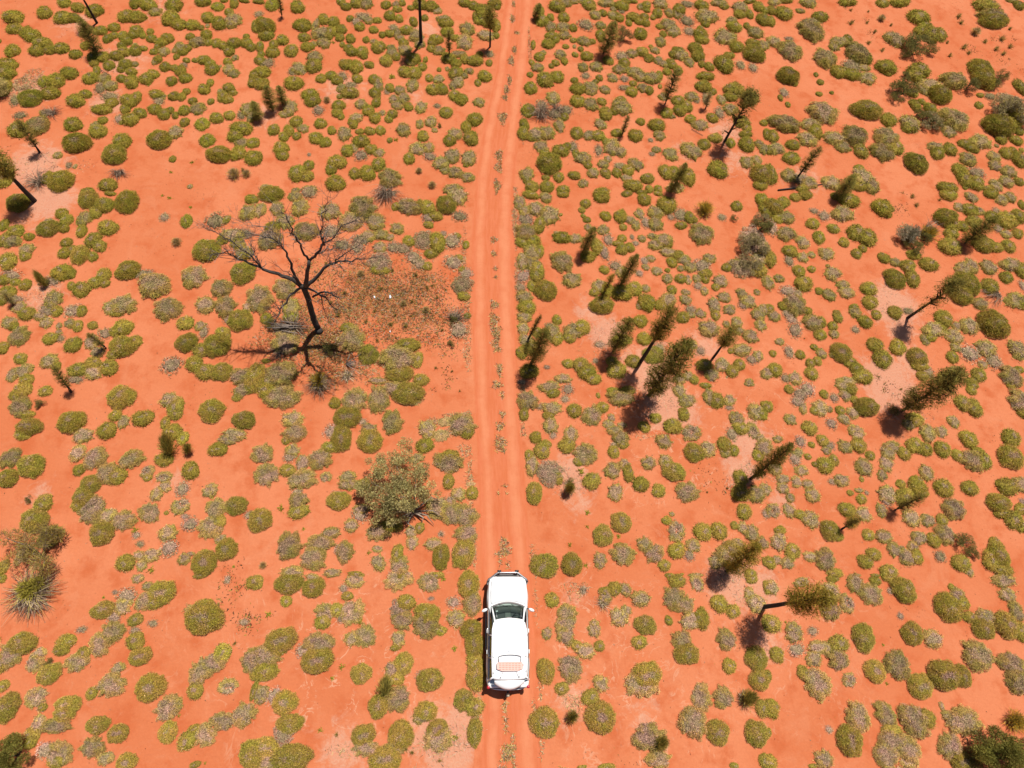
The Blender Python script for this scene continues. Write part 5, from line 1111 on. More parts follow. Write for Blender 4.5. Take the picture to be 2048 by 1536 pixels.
DT = [
 [(735, 935, -.05, .20), (722, 905, .3, .165), (700, 860, 1.0, .15), (680, 780, 2.1, .14), (655, 710, 3.2, .135), (640, 655, 4.2, .14)],
 [(640, 655, 4.2, .12), (590, 625, 4.5, .10), (540, 600, 4.7, .09), (430, 565, 5.2, .07), (370, 540, 5.5, .055), (270, 500, 5.8, .04), (200, 462, 6.1, .03), (150, 440, 6.3, .02), (70, 462, 6.4, .010)],
 [(370, 540, 5.5, .04), (320, 470, 6.0, .03), (260, 430, 6.4, .025), (190, 370, 6.9, .02), (90, 320, 7.2, .012), (30, 295, 7.3, .008)],
 [(380, 545, 5.5, .03), (345, 480, 6.0, .02), (325, 420, 6.4, .014), (320, 365, 6.8, .007)],
 [(622, 650, 4.25, .09), (580, 600, 4.8, .07), (562, 520, 5.4, .055), (535, 450, 5.9, .045), (500, 395, 6.3, .035), (430, 350, 6.6, .025), (330, 340, 6.9, .018), (245, 320, 7.1, .009)],
 [(500, 395, 6.3, .02), (470, 340, 6.8, .015), (415, 290, 7.2, .012), (320, 285, 7.4, .008), (220, 240, 7.6, .005)],
 [(648, 650, 4.3, .105), (655, 580, 4.9, .085), (670, 500, 5.5, .07)],
 [(670, 500, 5.5, .055), (630, 430, 6.0, .045), (600, 370, 6.4, .035), (565, 330, 6.8, .03), (560, 280, 7.1, .022), (530, 220, 7.4, .015), (500, 195, 7.6, .006)],
 [(670, 500, 5.5, .06), (720, 450, 6.0, .055), (765, 385, 6.5, .045), (740, 345, 6.8, .032), (755, 270, 7.3, .024), (765, 190, 7.8, .016), (785, 105, 8.3, .006)],
 [(765, 385, 6.5, .03), (820, 355, 6.8, .024), (870, 290, 7.2, .018), (940, 250, 7.5, .012), (1000, 265, 7.6, .006)],
 [(652, 655, 4.2, .10), (720, 590, 4.6, .075), (800, 520, 5.1, .06), (850, 500, 5.3, .045), (930, 495, 5.5, .03), (1010, 485, 5.7, .018), (1090, 475, 5.8, .007)],
 [(800, 520, 5.1, .035), (850, 480, 5.6, .027), (900, 450, 5.9, .02), (960, 420, 6.2, .012), (1010, 350, 6.6, .005)],
 [(720, 455, 6.0, .03), (780, 430, 6.2, .02), (850, 415, 6.4, .010)],
 [(800, 520, 5.1, .02), (795, 480, 5.5, .014), (785, 450, 5.7, .007)],
 [(625, 660, 4.1, .06), (560, 710, 3.7, .05), (510, 770, 3.2, .04), (480, 830, 2.7, .028), (450, 885, 2.3, .012)],
 [(655, 662, 4.0, .06), (720, 690, 3.6, .045), (790, 735, 3.2, .032), (840, 800, 2.8, .014)],
 [(690, 720, 3.5, .045), (735, 693, 3.7, .045), (800, 695, 3.6, .04), (860, 727, 3.3, .014)],
 [(745, 705, 3.5, .03), (755, 790, 2.8, .018), (800, 885, 2.2, .006)],
 [(575, 600, 4.8, .02), (545, 560, 5.2, .012), (460, 520, 5.6, .006)],
]
dt = link('dead_tree', None, None, tuple(at(*dpx(735, 930))))
tag(dt, 'large dead blackened tree with bare crooked limbs, left of the track', 'dead tree')
db = at(*dpx(735, 930))
rt = np.random.default_rng(77)
HF = {4: 1.35, 5: 1.4, 6: 1.9, 7: 1.75, 8: 1.75, 9: 1.7, 10: 1.4, 11: 1.4, 12: 1.6, 13: 1.4, 18: 1.2}
for bi, br in enumerate(DT):
    br = [(X, Y, 4.2 + (z - 4.2) * HF.get(bi, 1) if z > 4.2 else z, r * 1.1) for X, Y, z, r in br]
    P = np.array([at(*dpx(X, Y), z) for X, Y, z, r in br]) - db; rd = np.array([r for *_, r in br])
    # finer, slightly crooked polyline
    t0 = np.arange(len(P)); t1 = np.linspace(0, len(P) - 1, (len(P) - 1) * 3 + 1)
    Pf = np.stack([np.interp(t1, t0, P[:, k]) for k in range(3)], 1); rf = np.interp(t1, t0, rd)
    Pf[1:-1] += rt.normal(0, .035, (len(Pf) - 2, 3)) * (1 if bi else .5)
    g = Geo(); V, T = tube(Pf, rf, 8)
    cc = np.array([.05, .04, .033]) if bi not in (14, 15, 17, 5, 12) else np.array([.16, .12, .10])
    g.add(V, T, cc)
    # twigs of the same limb
    if bi not in (0, 6):
        for j in range(len(Pf)):
            if rf[j] < .045 and rt.uniform() < .95:
                for _ in range(4):
                    d = Pf[min(j + 1, len(Pf) - 1)] - Pf[max(j - 1, 0)]; d /= np.linalg.norm(d) + 1e-9
                    d = d * .6 + rt.normal(0, .55, 3); d[2] = abs(d[2]) * .8; ln = rt.uniform(.25, .9)
                    m = Pf[j] + d * ln * .5 + rt.normal(0, .05, 3); e_ = Pf[j] + d * ln + rt.normal(0, .1, 3)
                    V, T = tube([Pf[j], m, e_], [rf[j] * .45, rf[j] * .3 + .002, .0035], 4, False)
                    pale = rt.uniform() < .35
                    for w_ in range(2):
                        d2 = d * .5 + rt.normal(0, .5, 3); ee = m + d2 * ln * rt.uniform(.25, .6)
                        V2, T2 = tube([m, m * .5 + ee * .5 + rt.normal(0, .02, 3), ee], [rf[j] * .22 + .002, .005, .003], 3, False)
                        g.add(V2, T2, np.array([.34, .27, .21]) if pale else np.array([.10, .08, .06]))
                    g.add(V, T, np.array([.38, .30, .24]) if pale else np.array([.09, .07, .055]))
    link('trunk' if bi == 0 else 'limb', g.mesh('limb', m_bark, True), dt)

# fallen grey branches and logs
def stick_pile(name, pts_list, label, colr, cat='fallen branch', group=None):
    g = Geo(); o0 = at(*pts_list[0][0][:2])
    for pl in pts_list:
        P = np.array([at(p[0], p[1], p[2]) for p in pl]) - o0; rd = np.array([p[3] for p in pl])
        V, T = tube(P, rd, 6); g.add(V, T, np.array(colr) * rt.uniform(.8, 1.25))
    o = link(name, g.mesh(name, m_bark, True), None, tuple(o0)); tag(o, label, cat, group); return o


S = []
for k in range(9):
    x0, y0 = 575 + rt.normal(0, 12), 652 + rt.normal(0, 7); a = rt.uniform(-.5, .5); l = rt.uniform(18, 42)
    S.append([(x0 - l * math.cos(a), y0 - l * math.sin(a) * .5, .25, .02), (x0, y0, .35, .03), (x0 + l * math.cos(a), y0 + l * .5 * math.sin(a), .1, .012)])
stick_pile('fallen_branch', S, 'pile of grey fallen branches at the foot of the dead tree', (.22, .17, .14))
S = []
for k in range(14):
    a = rt.uniform(-1.5, .9); l = rt.uniform(15, 45)
    S.append([(692, 728, .1, .018), (692 + l * .5 * math.cos(a), 728 + l * .5 * math.sin(a) * .8, .25, .013), (692 + l * math.cos(a), 728 + l * math.sin(a) * .8, .35, .005)])
stick_pile('fallen_branch', S, 'pale splayed dead branch lying right below the dead tree', (.36, .28, .23))
stick_pile('fallen_log', [[(1556, 380, .06, .05), (1590, 376, .07, .06), (1640, 369, .05, .03), (1655, 367, .05, .012)]], 'black fallen log below the sparse oak at upper right', (.03, .025, .02), 'log')
stick_pile('fallen_branch', [[(1383, 258, .06, .02), (1406, 271, .05, .014)]], 'thin fallen stick left of the tall oak', (.12, .08, .06))
stick_pile('fallen_branch', [[(200, 138, .1, .02), (212, 146, .2, .016), (222, 152, .1, .008)], [(212, 146, .2, .01), (219, 142, .3, .006)]], 'thin dark stick in the upper left below the narrow oak', (.08, .06, .05))


def fan(px, py, rpx, n, label, cols, seed, dirs=(0, 6.283), name='dead_tussock', rise=.45, rr=.0085):
    n = int(n * 1.9)
    r = np.random.default_rng(seed); g = Geo(); c0 = at(px, py); R = np.linalg.norm(at(px + rpx, py) - c0)
    for k in range(n):
        a = r.uniform(*dirs); l = R * r.uniform(.3, 1.05); z = rise * R * r.uniform(.3, 1.2)
        d = np.array([math.cos(a), math.sin(a), 0]); P = [d * .05 * R + r.normal(0, .08, 3), d * l * .5 + [r.normal(0, .07 * R), r.normal(0, .07 * R), z], d * l + [r.normal(0, .13 * R), r.normal(0, .13 * R), z * r.uniform(.1, 1.1)]]
        P[0][2] = 0
        V, T = tube(P, [rr * 1.3, rr, rr * .4], 4, False); g.add(V, T, cols[r.integers(len(cols))] * r.uniform(.6, 1.4))
    o = link(name, g.mesh(name, m_litter), None, tuple(c0)); return tag(o, label, 'dead bush')


GR = [np.array([.32, .22, .15]), np.array([.17, .11, .075]), np.array([.42, .31, .21]), np.array([.08, .055, .04])]
fan(640, 772, 36, 120, 'round dead grey tussock below the dead tree', GR, 1)
fan(585, 655, 40, 90, 'heap of grey brushwood left of the dead tree trunk', GR, 21, rise=.25, rr=.012)
fan(560, 700, 30, 50, 'scattered grey sticks below the brushwood heap by the dead tree', GR, 22, rise=.1, rr=.011)
fan(773, 384, 42, 90, 'grey fan of dead sticks below a hummock, left of the track', GR, 2, (3.3, 6.1))
fan(1080, 232, 34, 90, 'dead grey twiggy bush on the right verge near the top', GR, 3)
fan(1112, 222, 26, 50, 'smaller dead twiggy bush touching the one on the right verge', GR, 31)
fan(912, 640, 30, 60, 'brown twiggy bush at the left verge beside the dead tree litter', GR, 4, (0, 3.14))
fan(240, 345, 26, 45, 'grey dead twigs under a green hummock at upper left', GR, 5, (3.3, 6.1))
fan(80, 365, 36, 60, 'tangled grey twigs beside the slim oak at the left edge', GR, 6)
fan(107, 227, 26, 40, 'pale grey dead log and twigs at the left near the top', GR, 7)
fan(2000, 590, 45, 40, 'long dead twigs lying across the sand near the right edge', GR, 8, (2.4, 4.2), rise=.15)
tus = link('spreading_tussock', None, None, tuple(at(70, 1186)))
tag(tus, 'spreading dead fan-shaped tussock with a bright green heart, lower left', 'tussock')
ff = fan(70, 1186, 58, 330, None, GR + [OLIVE * 1.1, STRAW, GREY * 1.3], 9, rise=.35)
ff.name = 'dead_leaves'; ff.parent = tus; ff.location = (0, 0, 0); del ff['category']
g = Geo(); leaf_cloud(g, [(-.1, .15, .35), (.25, .35, .35), (0, -.1, .3)], [.36, .3, .25], 1500, .22, .03, [GREEN * 1.3, YEL, GREEN], np.random.default_rng(3), .5)
link('green_heart', g.mesh('green_heart', m_leaf), tus)
# tawny feather bush above it
r9 = np.random.default_rng(9)
fb = link('feather_bush', None, None, tuple(at(88, 1105))); tag(fb, 'tawny feathery bush just above the dead fan-shaped tussock, lower left', 'bush')
g = Geo(); cen = [(r9.uniform(-1.1, 1.0), r9.uniform(-1.2, .9), r9.uniform(.5, 1.1)) for _ in range(14)]
leaf_cloud(g, cen, [.36] * 14, 4200, .20, .016, [OLIVE, DARK * 2, STRAW * .8, GREEN], r9, .4)
link('foliage', g.mesh('foliage', m_leaf), fb)
g = Geo()
for c_ in cen[:9]:
    V, T = tube([(0, -.2, 0), (c_[0] * .5, c_[1] * .5, .5), c_], [.05, .035, .012], 5); g.add(V, T, np.array([.25, .19, .15]))
link('stem', g.mesh('stem', m_bark), fb)

# the big leafy bush left of the track, its grey stems bared to the right
bb = link('leafy_bush', None, None, tuple(at(827, 1024))); b0 = at(827, 1024)
tag(bb, 'big grey-green leafy bush with bare grey stems, left of the track', 'bush')
r8 = np.random.default_rng(8); cen = []; rad = []
BL = [(742, 965, 1.2, 19), (760, 940, 1.5, 22), (790, 925, 1.9, 20), (812, 915, 2.0, 18), (830, 938, 1.9, 18), (800, 960, 2.2, 24), (770, 985, 1.8, 24), (745, 1000, 1.2, 16),
      (800, 995, 1.9, 24), (830, 975, 1.9, 20), (850, 990, 1.3, 18), (780, 1018, 1.3, 20), (760, 1030, .9, 14), (815, 1012, 1.3, 16), (735, 985, 1.0, 14), (805, 890, 1.7, 12), (762, 915, 1.2, 12), (845, 955, 1.4, 13), (800, 1035, .8, 12), (722, 972, .9, 10)]
for (x, y, z, rp) in BL:
    p = at(x, y, z) - b0; cen.append(p); rad.append(rp / 44.0)
    for _ in range(4):
        cen.append(p + r8.normal(0, rp / 62.0, 3)); rad.append(rp / 44.0 * r8.uniform(.35, .6))
g = Geo()
leaf_cloud(g, cen, rad, 27000, .08, .026, [np.array([.50, .43, .16]), np.array([.38, .33, .12]), np.array([.58, .50, .22]), np.array([.20, .17, .075])], r8, .25)
link('foliage', g.mesh('foliage', m_leaf), bb)
for (x, y, z, rp) in BL[::2] + [(885, 1035, .2, 9), (868, 1050, .15, 9), (830, 1060, .1, 9), (880, 1000, .3, 9), (842, 1048, .1, 9), (816, 1050, .15, 9)]:
    e_ = at(x, y, z) - b0; m_ = e_ * .55 + np.array([r8.normal(0, .12), r8.normal(0, .12), .30 + .25 * z])
    g = Geo(); V, T = tube([(r8.normal(0, .06), r8.normal(0, .06), -.02), m_ * .5 + [0, 0, .1], m_, e_], [.055, .045, .032, .010], 6)
    g.add(V, T, np.array([.38, .29, .22]) * r8.uniform(.6, 1.2)); link('stem', g.mesh('stem', m_litter, True), bb)

# silver bush with sticks, big shrub masses, corner trees
SIL = bush_meshes(700, 18, 3000, .13, .020, [np.array([.46, .39, .28]), np.array([.34, .30, .18]), np.array([.2, .17, .09])], up=.5, woodc=(.3, .24, .2))
bush('silver_bush', SIL, 1818, 466, 27, 'silver-grey bush with dry sticks pointing right, right of centre', 'bush')
fan(1840, 468, 42, 40, 'dry sticks spreading to the right from the silver bush', GR, 12, (-.2, 1.0), name='dry_sticks', rise=.5)
BIGD = bush_meshes(720, 24, 6500, .065, .022, [np.array([.40, .33, .12]), np.array([.28, .22, .09]), np.array([.44, .34, .20]), np.array([.14, .10, .06])])
bush('dense_shrub', BIGD, 1508, 486, 30, 'dense dark grey-green shrub mass on the right of the track', 'shrub', hk=.8)
bush('dense_shrub', BIGD, 1500, 526, 24, 'dark shrub mass directly below the larger dense shrub', 'shrub', hk=.7)
bush('dense_shrub', BIGD, 1528, 440, 20, 'greener shrub directly above the large dense shrub', 'shrub', hk=.8)
OAKB = bush_meshes(740, 26, 16000, .07, .016, [OAKC[0], OAKC[1], OAKC[2]], up=.5)
bush('corner_bush', OAKB, 22, 1516, 50, 'dark bushy tree cut by the bottom left corner', 'tree', hk=1.3)
bush('corner_bush', OAKB, 1995, 1508, 54, 'large dark bushy tree in the bottom right corner', 'tree', hk=1.2)
bush('corner_bush', BIGD, 2028, 215, 36, 'dark spreading bush cut by the right edge near the top', 'bush', hk=.7)
bush('leafy_bush', SH[0], 1840, 80, 34, 'dark flowering bush with yellow dots at top right', 'bush', k=.9, hk=.6)
bush('leafy_bush', SH[1], 1812, 176, 24, 'dark yellow-flowered bush below the one at top right', 'bush')
bush('leafy_bush', BIGD, 1868, 240, 24, 'dark low bush between two grey hummocks at upper right', 'bush', hk=.6)
bush('leafy_bush', SH[2], 1246, 68, 22, 'speckled leafy bush beside the narrow oak at the top', 'bush')
bush('leafy_bush', SH[3], 1940, 170, 20, 'dark slender bush right of the flowering bushes', 'bush')

# ------------------------------------------------------------------ dry grass on the track and verges, fine litter (nobody could count these)
MID = [(1027, 8, 3, 6), (1025, 38, 4, 8), (1033, 66, 5, 3), (1029, 100, 4, 8), (1022, 122, 6, 9), (1019, 160, 4, 10), (1014, 180, 6, 8), (1010, 195, 5, 6), (1005, 237, 8, 12), (998, 312, 7, 12), (997, 335, 7, 10),
       (994, 372, 6, 15), (988, 480, 6, 6), (988, 508, 5, 6), (990, 538, 4, 4), (991, 555, 4, 3), (988, 610, 8, 9), (988, 640, 9, 14), (992, 665, 10, 14), (991, 688, 8, 10), (995, 700, 7, 5), (999, 740, 6, 14), (995, 770, 10, 7), (1004, 790, 3, 8),
       (1005, 830, 5, 8), (1000, 852, 8, 9), (1001, 885, 12, 13), (1002, 900, 9, 5), (1010, 972, 4, 4), (1013, 988, 3, 2), (997, 985, 2, 6), (1008, 1085, 9, 9), (1012, 1102, 11, 10), (998, 1108, 8, 6), (1000, 1125, 3, 8), (1016, 1130, 3, 8),
       (1010, 1412, 4, 16), (1011, 1440, 4, 12), (1012, 1460, 3, 8), (1026, 1475, 4, 8), (1012, 1500, 11, 14), (1024, 1498, 9, 12), (1014, 1515, 14, 9), (1027, 1530, 5, 10), (1005, 1535, 9, 4)]
g = Geo(); r6 = np.random.default_rng(6)


def dry_patch(px, py, rx, ry, dens=1.0, col_=None, len_=(.08, .24)):
    c0 = at(px, py); ax = np.linalg.norm(at(px + rx, py) - c0); ay = np.linalg.norm(at(px, py + ry) - c0)
    n = max(6, int(ax * ay * 2600 * dens))
    th = r6.uniform(0, 6.28, n); q_ = np.sqrt(r6.uniform(0, 1, n)) * (1 + .3 * np.sin(3 * th + px))
    P = np.stack([c0[0] + ax * q_ * np.cos(th), c0[1] + ay * q_ * np.sin(th), np.full(n, .005)], 1)
    D = r6.normal(0, 1, (n, 3)); D[:, 2] = np.abs(D[:, 2]) * .7 + .05; D /= np.linalg.norm(D, axis=1)[:, None]
    V, T, k_ = blades(P, D, r6.uniform(*len_, n), r6.uniform(.018, .042, n))
    cols = np.array([STRAW * 1.25, STRAW * .9, GREY * 1.4, OLIVE * 1.2, DARK * 2.0] if col_ is None else col_)
    C = cols[r6.integers(0, len(cols), n)] * r6.uniform(.7, 1.25, (n, 1))
    g.add(V, T, np.repeat(C, k_, axis=0))


for a_ in MID: dry_patch(*a_)
tag(link('dry_grass', g.mesh('dry_grass', m_litter)), 'dry grass growing in a broken line between the wheel ruts', 'grass', kind='stuff')
g = Geo()
VERGE = [(880, 842, 26, 6, .9), (905, 835, 18, 9, 1), (932, 850, 12, 20, 1.2), (888, 870, 16, 8, .8), (910, 862, 22, 8, .8), (935, 830, 8, 8, 1), (820, 800, 20, 8, 1.2), (795, 775, 8, 14, 1.1), (835, 795, 10, 8, 1),
         (1047, 780, 5, 26, 1), (1046, 860, 5, 16, .7), (1066, 1110, 5, 20, .8), (1070, 1430, 5, 30, 1), (1083, 1480, 4, 40, .7), (1082, 1380, 5, 20, .6), (1072, 1200, 3, 60, .3), (1044, 650, 4, 50, .6), (1036, 560, 5, 50, .7), (1030, 450, 5, 40, .9), (1031, 390, 4, 20, .6),
         (1060, 100, 3, 40, .5), (1045, 250, 3, 40, .5), (948, 1100, 5, 40, .9), (955, 1180, 4, 30, .8), (958, 1420, 5, 60, .9), (950, 1320, 6, 80, .7), (935, 700, 8, 40, .4), (940, 960, 6, 60, .6), (930, 900, 12, 14, .5), (928, 520, 5, 60, .4), (935, 620, 6, 40, .5),
         (60, 165, 34, 22, .5), (40, 180, 24, 16, .5), (1150, 1180, 24, 20, .25), (1150, 1405, 26, 22, .35), (1290, 870, 20, 8, .2), (870, 1480, 40, 22, .25), (690, 1500, 40, 18, .15), (1190, 1440, 20, 14, .2), (740, 740, 30, 20, .25)]
for (x, y, a_, b_, d_) in VERGE: dry_patch(x, y, a_, b_, d_ * .8, [STRAW * 1.15, STRAW * .95, np.array([.52, .37, .22]), np.array([.50, .33, .20])])
tag(link('verge_grass', g.mesh('verge_grass', m_litter)), 'pale straw grass fringing the edges of the red track', 'grass', kind='stuff')

# twigs, chips and seedlings strewn over the sand
g = Geo()
def fleck(n, sampler, cols, Lr, Wr, flat=.15):
    P = sampler(n); n = len(P); P = np.column_stack([P, np.full(n, .012)])
    D = r6.normal(0, 1, (n, 3)); D[:, 2] = np.abs(D[:, 2]) * flat; D /= np.linalg.norm(D, axis=1)[:, None]
    V, T, k_ = blades(P, D, r6.uniform(*Lr, n), r6.uniform(*Wr, n))
    C = np.array(cols)[r6.integers(0, len(cols), n)] * r6.uniform(.6, 1.3, (n, 1)); g.add(V, T, np.repeat(C, k_, axis=0))


def disc(px, py, rpx):
    c0 = at(px, py); R = np.linalg.norm(at(px + rpx, py) - c0)
    def f(n):
        k = max(2, n // 22); cc = np.stack([c0[0] + r6.normal(0, R * .55, k), c0[1] + r6.normal(0, R * .55, k)], 1)
        sp = r6.uniform(.06, .34, k); i = r6.choice(k, n, p=(sp / sp.sum()))
        return cc[i] + r6.normal(0, 1, (n, 2)) * sp[i][:, None]
    return f


def offroad(P):
    m = [not (-.05 < road_u(x, y) < 1.05) for x, y in P]; return P[np.array(m)]


def wide(n): return offroad(np.stack([r6.uniform(-36, 54, n), r6.uniform(-9, 52, n)], 1))
def clumpy(n):
    c0 = np.stack([r6.uniform(-34, 52, n // 14), r6.uniform(-9, 50, n // 14)], 1)
    return offroad(np.repeat(c0, 14, axis=0) + r6.normal(0, .35, (len(c0) * 14, 2)))


fleck(4200, wide, [DARK, GREY * .7, np.array([.2, .06, .03])], (.03, .10), (.02, .045))
fleck(5200, clumpy, [DARK, GREEN * .8, GREY * .8, np.array([.2, .06, .03])], (.03, .09), (.015, .035))
DEB = [DARK, DARK * 1.5, OLIVE * .8, GREY, STRAW * .8, np.array([.38, .12, .03]), np.array([.30, .20, .05])]
for (x, y, rp, n) in [(740, 560, 55, 1500), (800, 600, 75, 2400), (700, 620, 55, 1500), (850, 570, 50, 900), (860, 640, 55, 1000), (660, 690, 50, 1300), (590, 620, 40, 900), (560, 680, 45, 900), (690, 740, 50, 1000), (890, 690, 40, 300), (620, 560, 40, 700), (770, 680, 50, 600), (720, 600, 90, 2600), (640, 680, 60, 1800), (600, 700, 50, 900), (820, 620, 70, 1400)]:
    fleck(n, disc(x, y, rp), DEB, (.05, .22), (.02, .05), .5)
for (x, y, rp, n) in [(1770, 770, 28, 130), (1430, 955, 24, 40), (1960, 50, 60, 120), (1990, 110, 60, 120), (1805, 400, 30, 90), (1420, 960, 40, 30), (470, 1200, 40, 200), (500, 1230, 40, 150), (880, 770, 30, 90), (1740, 60, 60, 90)]:
    fleck(n, disc(x, y, rp), [DARK, DARK * .8, GREEN * .7, OLIVE * .8], (.05, .16), (.03, .06), .6)
for (x, y, rp, n) in [(1300, 790, 40, 350), (1210, 690, 40, 250), (1500, 950, 36, 300), (1785, 620, 40, 250), (1800, 800, 40, 300), (1460, 1160, 40, 300), (1140, 960, 36, 300), (90, 340, 50, 400), (215, 120, 40, 200), (895, 1490, 50, 500), (80, 590, 40, 200)]:
    fleck(n, disc(x, y, rp), [GREY * 1.4, GREY, STRAW, DARK * 1.5, np.array([.5, .35, .26])], (.06, .24), (.012, .03), .25)
tag(link('leaf_litter', g.mesh('leaf_litter', m_litter)), 'twigs, bark chips and seedlings strewn over the red sand', 'leaf litter', kind='stuff')

# scraps of rubbish near the dead tree
m_paper = flat_mat('white_scrap', (.8, .8, .82), .6)
for (x, y, s, lab) in [(780.5, 594.5, .16, 'largest crumpled white scrap on the littered sand right of dead tree'), (749, 595, .10, 'pale scrap just left of the largest white scrap'), (780.5, 663.5, .07, 'tiny white scrap below the other two scraps')]:
    r = np.random.default_rng(int(x + y)); th = np.linspace(0, 6.28, 9)[:-1]
    V = [(0, 0, .06 * s / .16)] + [(s * (1 + .25 * r.normal()) * math.cos(t) * .6, s * (1 + .2 * r.normal()) * math.sin(t), .01 + .05 * r.uniform()) for t in th] + [(0, 0, 0.005)]
    T = [(0, i + 1, (i + 1) % 8 + 1) for i in range(8)] + [(9, (i + 1) % 8 + 1, i + 1) for i in range(8)]
    p = at(x, y); o = link('paper_scrap', np_mesh('paper_scrap', np.array(V), np.array(T), None, m_paper), None, (p[0], p[1], 0)); tag(o, lab, 'litter', 'white scraps of rubbish')

# ------------------------------------------------------------------ the white four-wheel drive
import bmesh
m_white = flat_mat('white_paint', (.80, .80, .80), .28, 0, .5, .12, 3.0, (.66, .50, .42))
m_black = flat_mat('black_plastic', (.02, .02, .022), .55, 0, 0, .4, 12, (.10, .05, .035))
m_grey = flat_mat('grey_plastic', (.16, .15, .15), .6, 0, 0, .5, 9, (.30, .16, .11))
m_steel = flat_mat('steel_tube', (.45, .45, .46), .35, .9)
m_rubber = flat_mat('tyre_rubber', (.025, .023, .022), .85, 0, 0, .6, 14, (.22, .08, .045))
m_alloy = flat_mat('alloy', (.5, .5, .5), .35, .8)
m_red = flat_mat('red_lens', (.42, .012, .02), .2, 0, .6)
m_lamp = flat_mat('lamp_glass', (.65, .67, .70), .1, 0, .6)
m_dash = flat_mat('dark_trim', (.06, .065, .06), .6)
m_seat = flat_mat('grey_cloth', (.20, .21, .19), .85, 0, 0, .4, 20, (.06, .06, .06))
m_tray = flat_mat('dusty_red_tray', (.70, .43, .37), .8, 0, 0, .35, 14, (.68, .33, .24))
m_stick = flat_mat('sticker', (.75, .8, .8), .5)
m_wood = flat_mat('weathered_hitch', (.42, .34, .25), .8, 0, 0, .5, 20, (.15, .12, .1))
m_glass, nt, b = new_mat('window_glass')
tr = N(nt, 'ShaderNodeBsdfTransparent'); tr.inputs[0].default_value = (.62, .70, .66, 1)
gl = N(nt, 'ShaderNodeBsdfGlossy'); gl.inputs['Roughness'].default_value = .02
fr = N(nt, 'ShaderNodeFresnel'); fr.inputs[0].default_value = 1.5
mx = N(nt, 'ShaderNodeMixShader'); nt.links.new(fr.outputs[0], mx.inputs[0]); nt.links.new(tr.outputs[0], mx.inputs[1]); nt.links.new(gl.outputs[0], mx.inputs[2])
nt.links.new(mx.outputs[0], nt.nodes['Material Output'].inputs['Surface'])
m_tint = flat_mat('tinted_glass', (.012, .014, .015), .06, 0, .3)


def bm_obj(name, bm, mat, parent, smooth=True, bevel=0.0, sub=0):
    bmesh.ops.recalc_face_normals(bm, faces=bm.faces)
    me = bpy.data.meshes.new(name); bm.to_mesh(me); bm.free(); me.materials.append(mat)
    if smooth:
        for p in me.polygons: p.use_smooth = True
    o = link(name, me, parent)
    if bevel:
        md = o.modifiers.new('bevel', 'BEVEL'); md.width = bevel; md.segments = 2; md.limit_method = 'ANGLE'; md.angle_limit = R_(35)
    if sub:
        md = o.modifiers.new('sub', 'SUBSURF'); md.levels = sub; md.render_levels = sub
    return o


def loft(bm, rings, closed=False, caps=True):
    vs = [[bm.verts.new(p) for p in r] for r in rings]; n = len(rings[0])
    for i in range(len(vs) - 1):
        for j in range(n if closed else n - 1):
            bm.faces.new((vs[i][j], vs[i][(j + 1) % n], vs[i + 1][(j + 1) % n], vs[i + 1][j]))
    if caps and closed:
        bm.faces.new(vs[0]); bm.faces.new(vs[-1][::-1])
    return vs


def sheet(bm, f, nu, nv, thick=0.0, axis_=(0, 0, 1)):
    """grid f(u, v) -> point, given a real thickness along axis_"""
    ax_ = Vector(axis_) * thick
    A = [[bm.verts.new(f(i / nu, j / nv)) for j in range(nv + 1)] for i in range(nu + 1)]
    for i in range(nu):
        for j in range(nv): bm.faces.new((A[i][j], A[i + 1][j], A[i + 1][j + 1], A[i][j + 1]))
    if thick:
        B = [[bm.verts.new(Vector(f(i / nu, j / nv)) - ax_) for j in range(nv + 1)] for i in range(nu + 1)]
        for i in range(nu):
            for j in range(nv): bm.faces.new((B[i][j], B[i][j + 1], B[i + 1][j + 1], B[i + 1][j]))
        for i in range(nu):
            bm.faces.new((A[i][0], B[i][0], B[i + 1][0], A[i + 1][0])); bm.faces.new((A[i][nv], A[i + 1][nv], B[i + 1][nv], B[i][nv]))
        for j in range(nv):
            bm.faces.new((A[0][j], A[0][j + 1], B[0][j + 1], B[0][j])); bm.faces.new((A[nu][j], B[nu][j], B[nu][j + 1], A[nu][j + 1]))


def box(bm, c, s):
    m = Matrix.Translation(c) @ Matrix.Diagonal((s[0], s[1], s[2], 1)); bmesh.ops.create_cube(bm, size=1, matrix=m)


def pipe(name, pts, r, mat, parent, sides=10):
    V, T = tube(pts, [r] * len(pts), sides)
    me = np_mesh(name, V, T, None, mat, True); return link(name, me, parent)


def lathe(bm, prof, axis_x, n=28):
    """prof: (x, radius) ring profile turned about the x axis at axis_x=(x, y, z)"""
    rings = []
    for k in range(n):
        a = 2 * math.pi * k / n
        rings.append([(axis_x[0] + x, axis_x[1] + r * math.cos(a), axis_x[2] + r * math.sin(a)) for x, r in prof])
    vs = [[bm.verts.new(p) for p in r] for r in rings]; m = len(prof)
    for k in range(n):
        for j in range(m - 1):
            bm.faces.new((vs[k][j], vs[k][j + 1], vs[(k + 1) % n][j + 1], vs[(k + 1) % n][j]))


car = link('four_wheel_drive', None, None, (2.245, -.235, .004), (0, 0, R_(-1.6)))
tag(car, 'white four-wheel drive seen from above, driving up the red sand track', 'car')


def ip(tab, y, k):
    t = sorted(tab); return float(np.interp(y, [a[0] for a in t], [a[k] for a in t]))


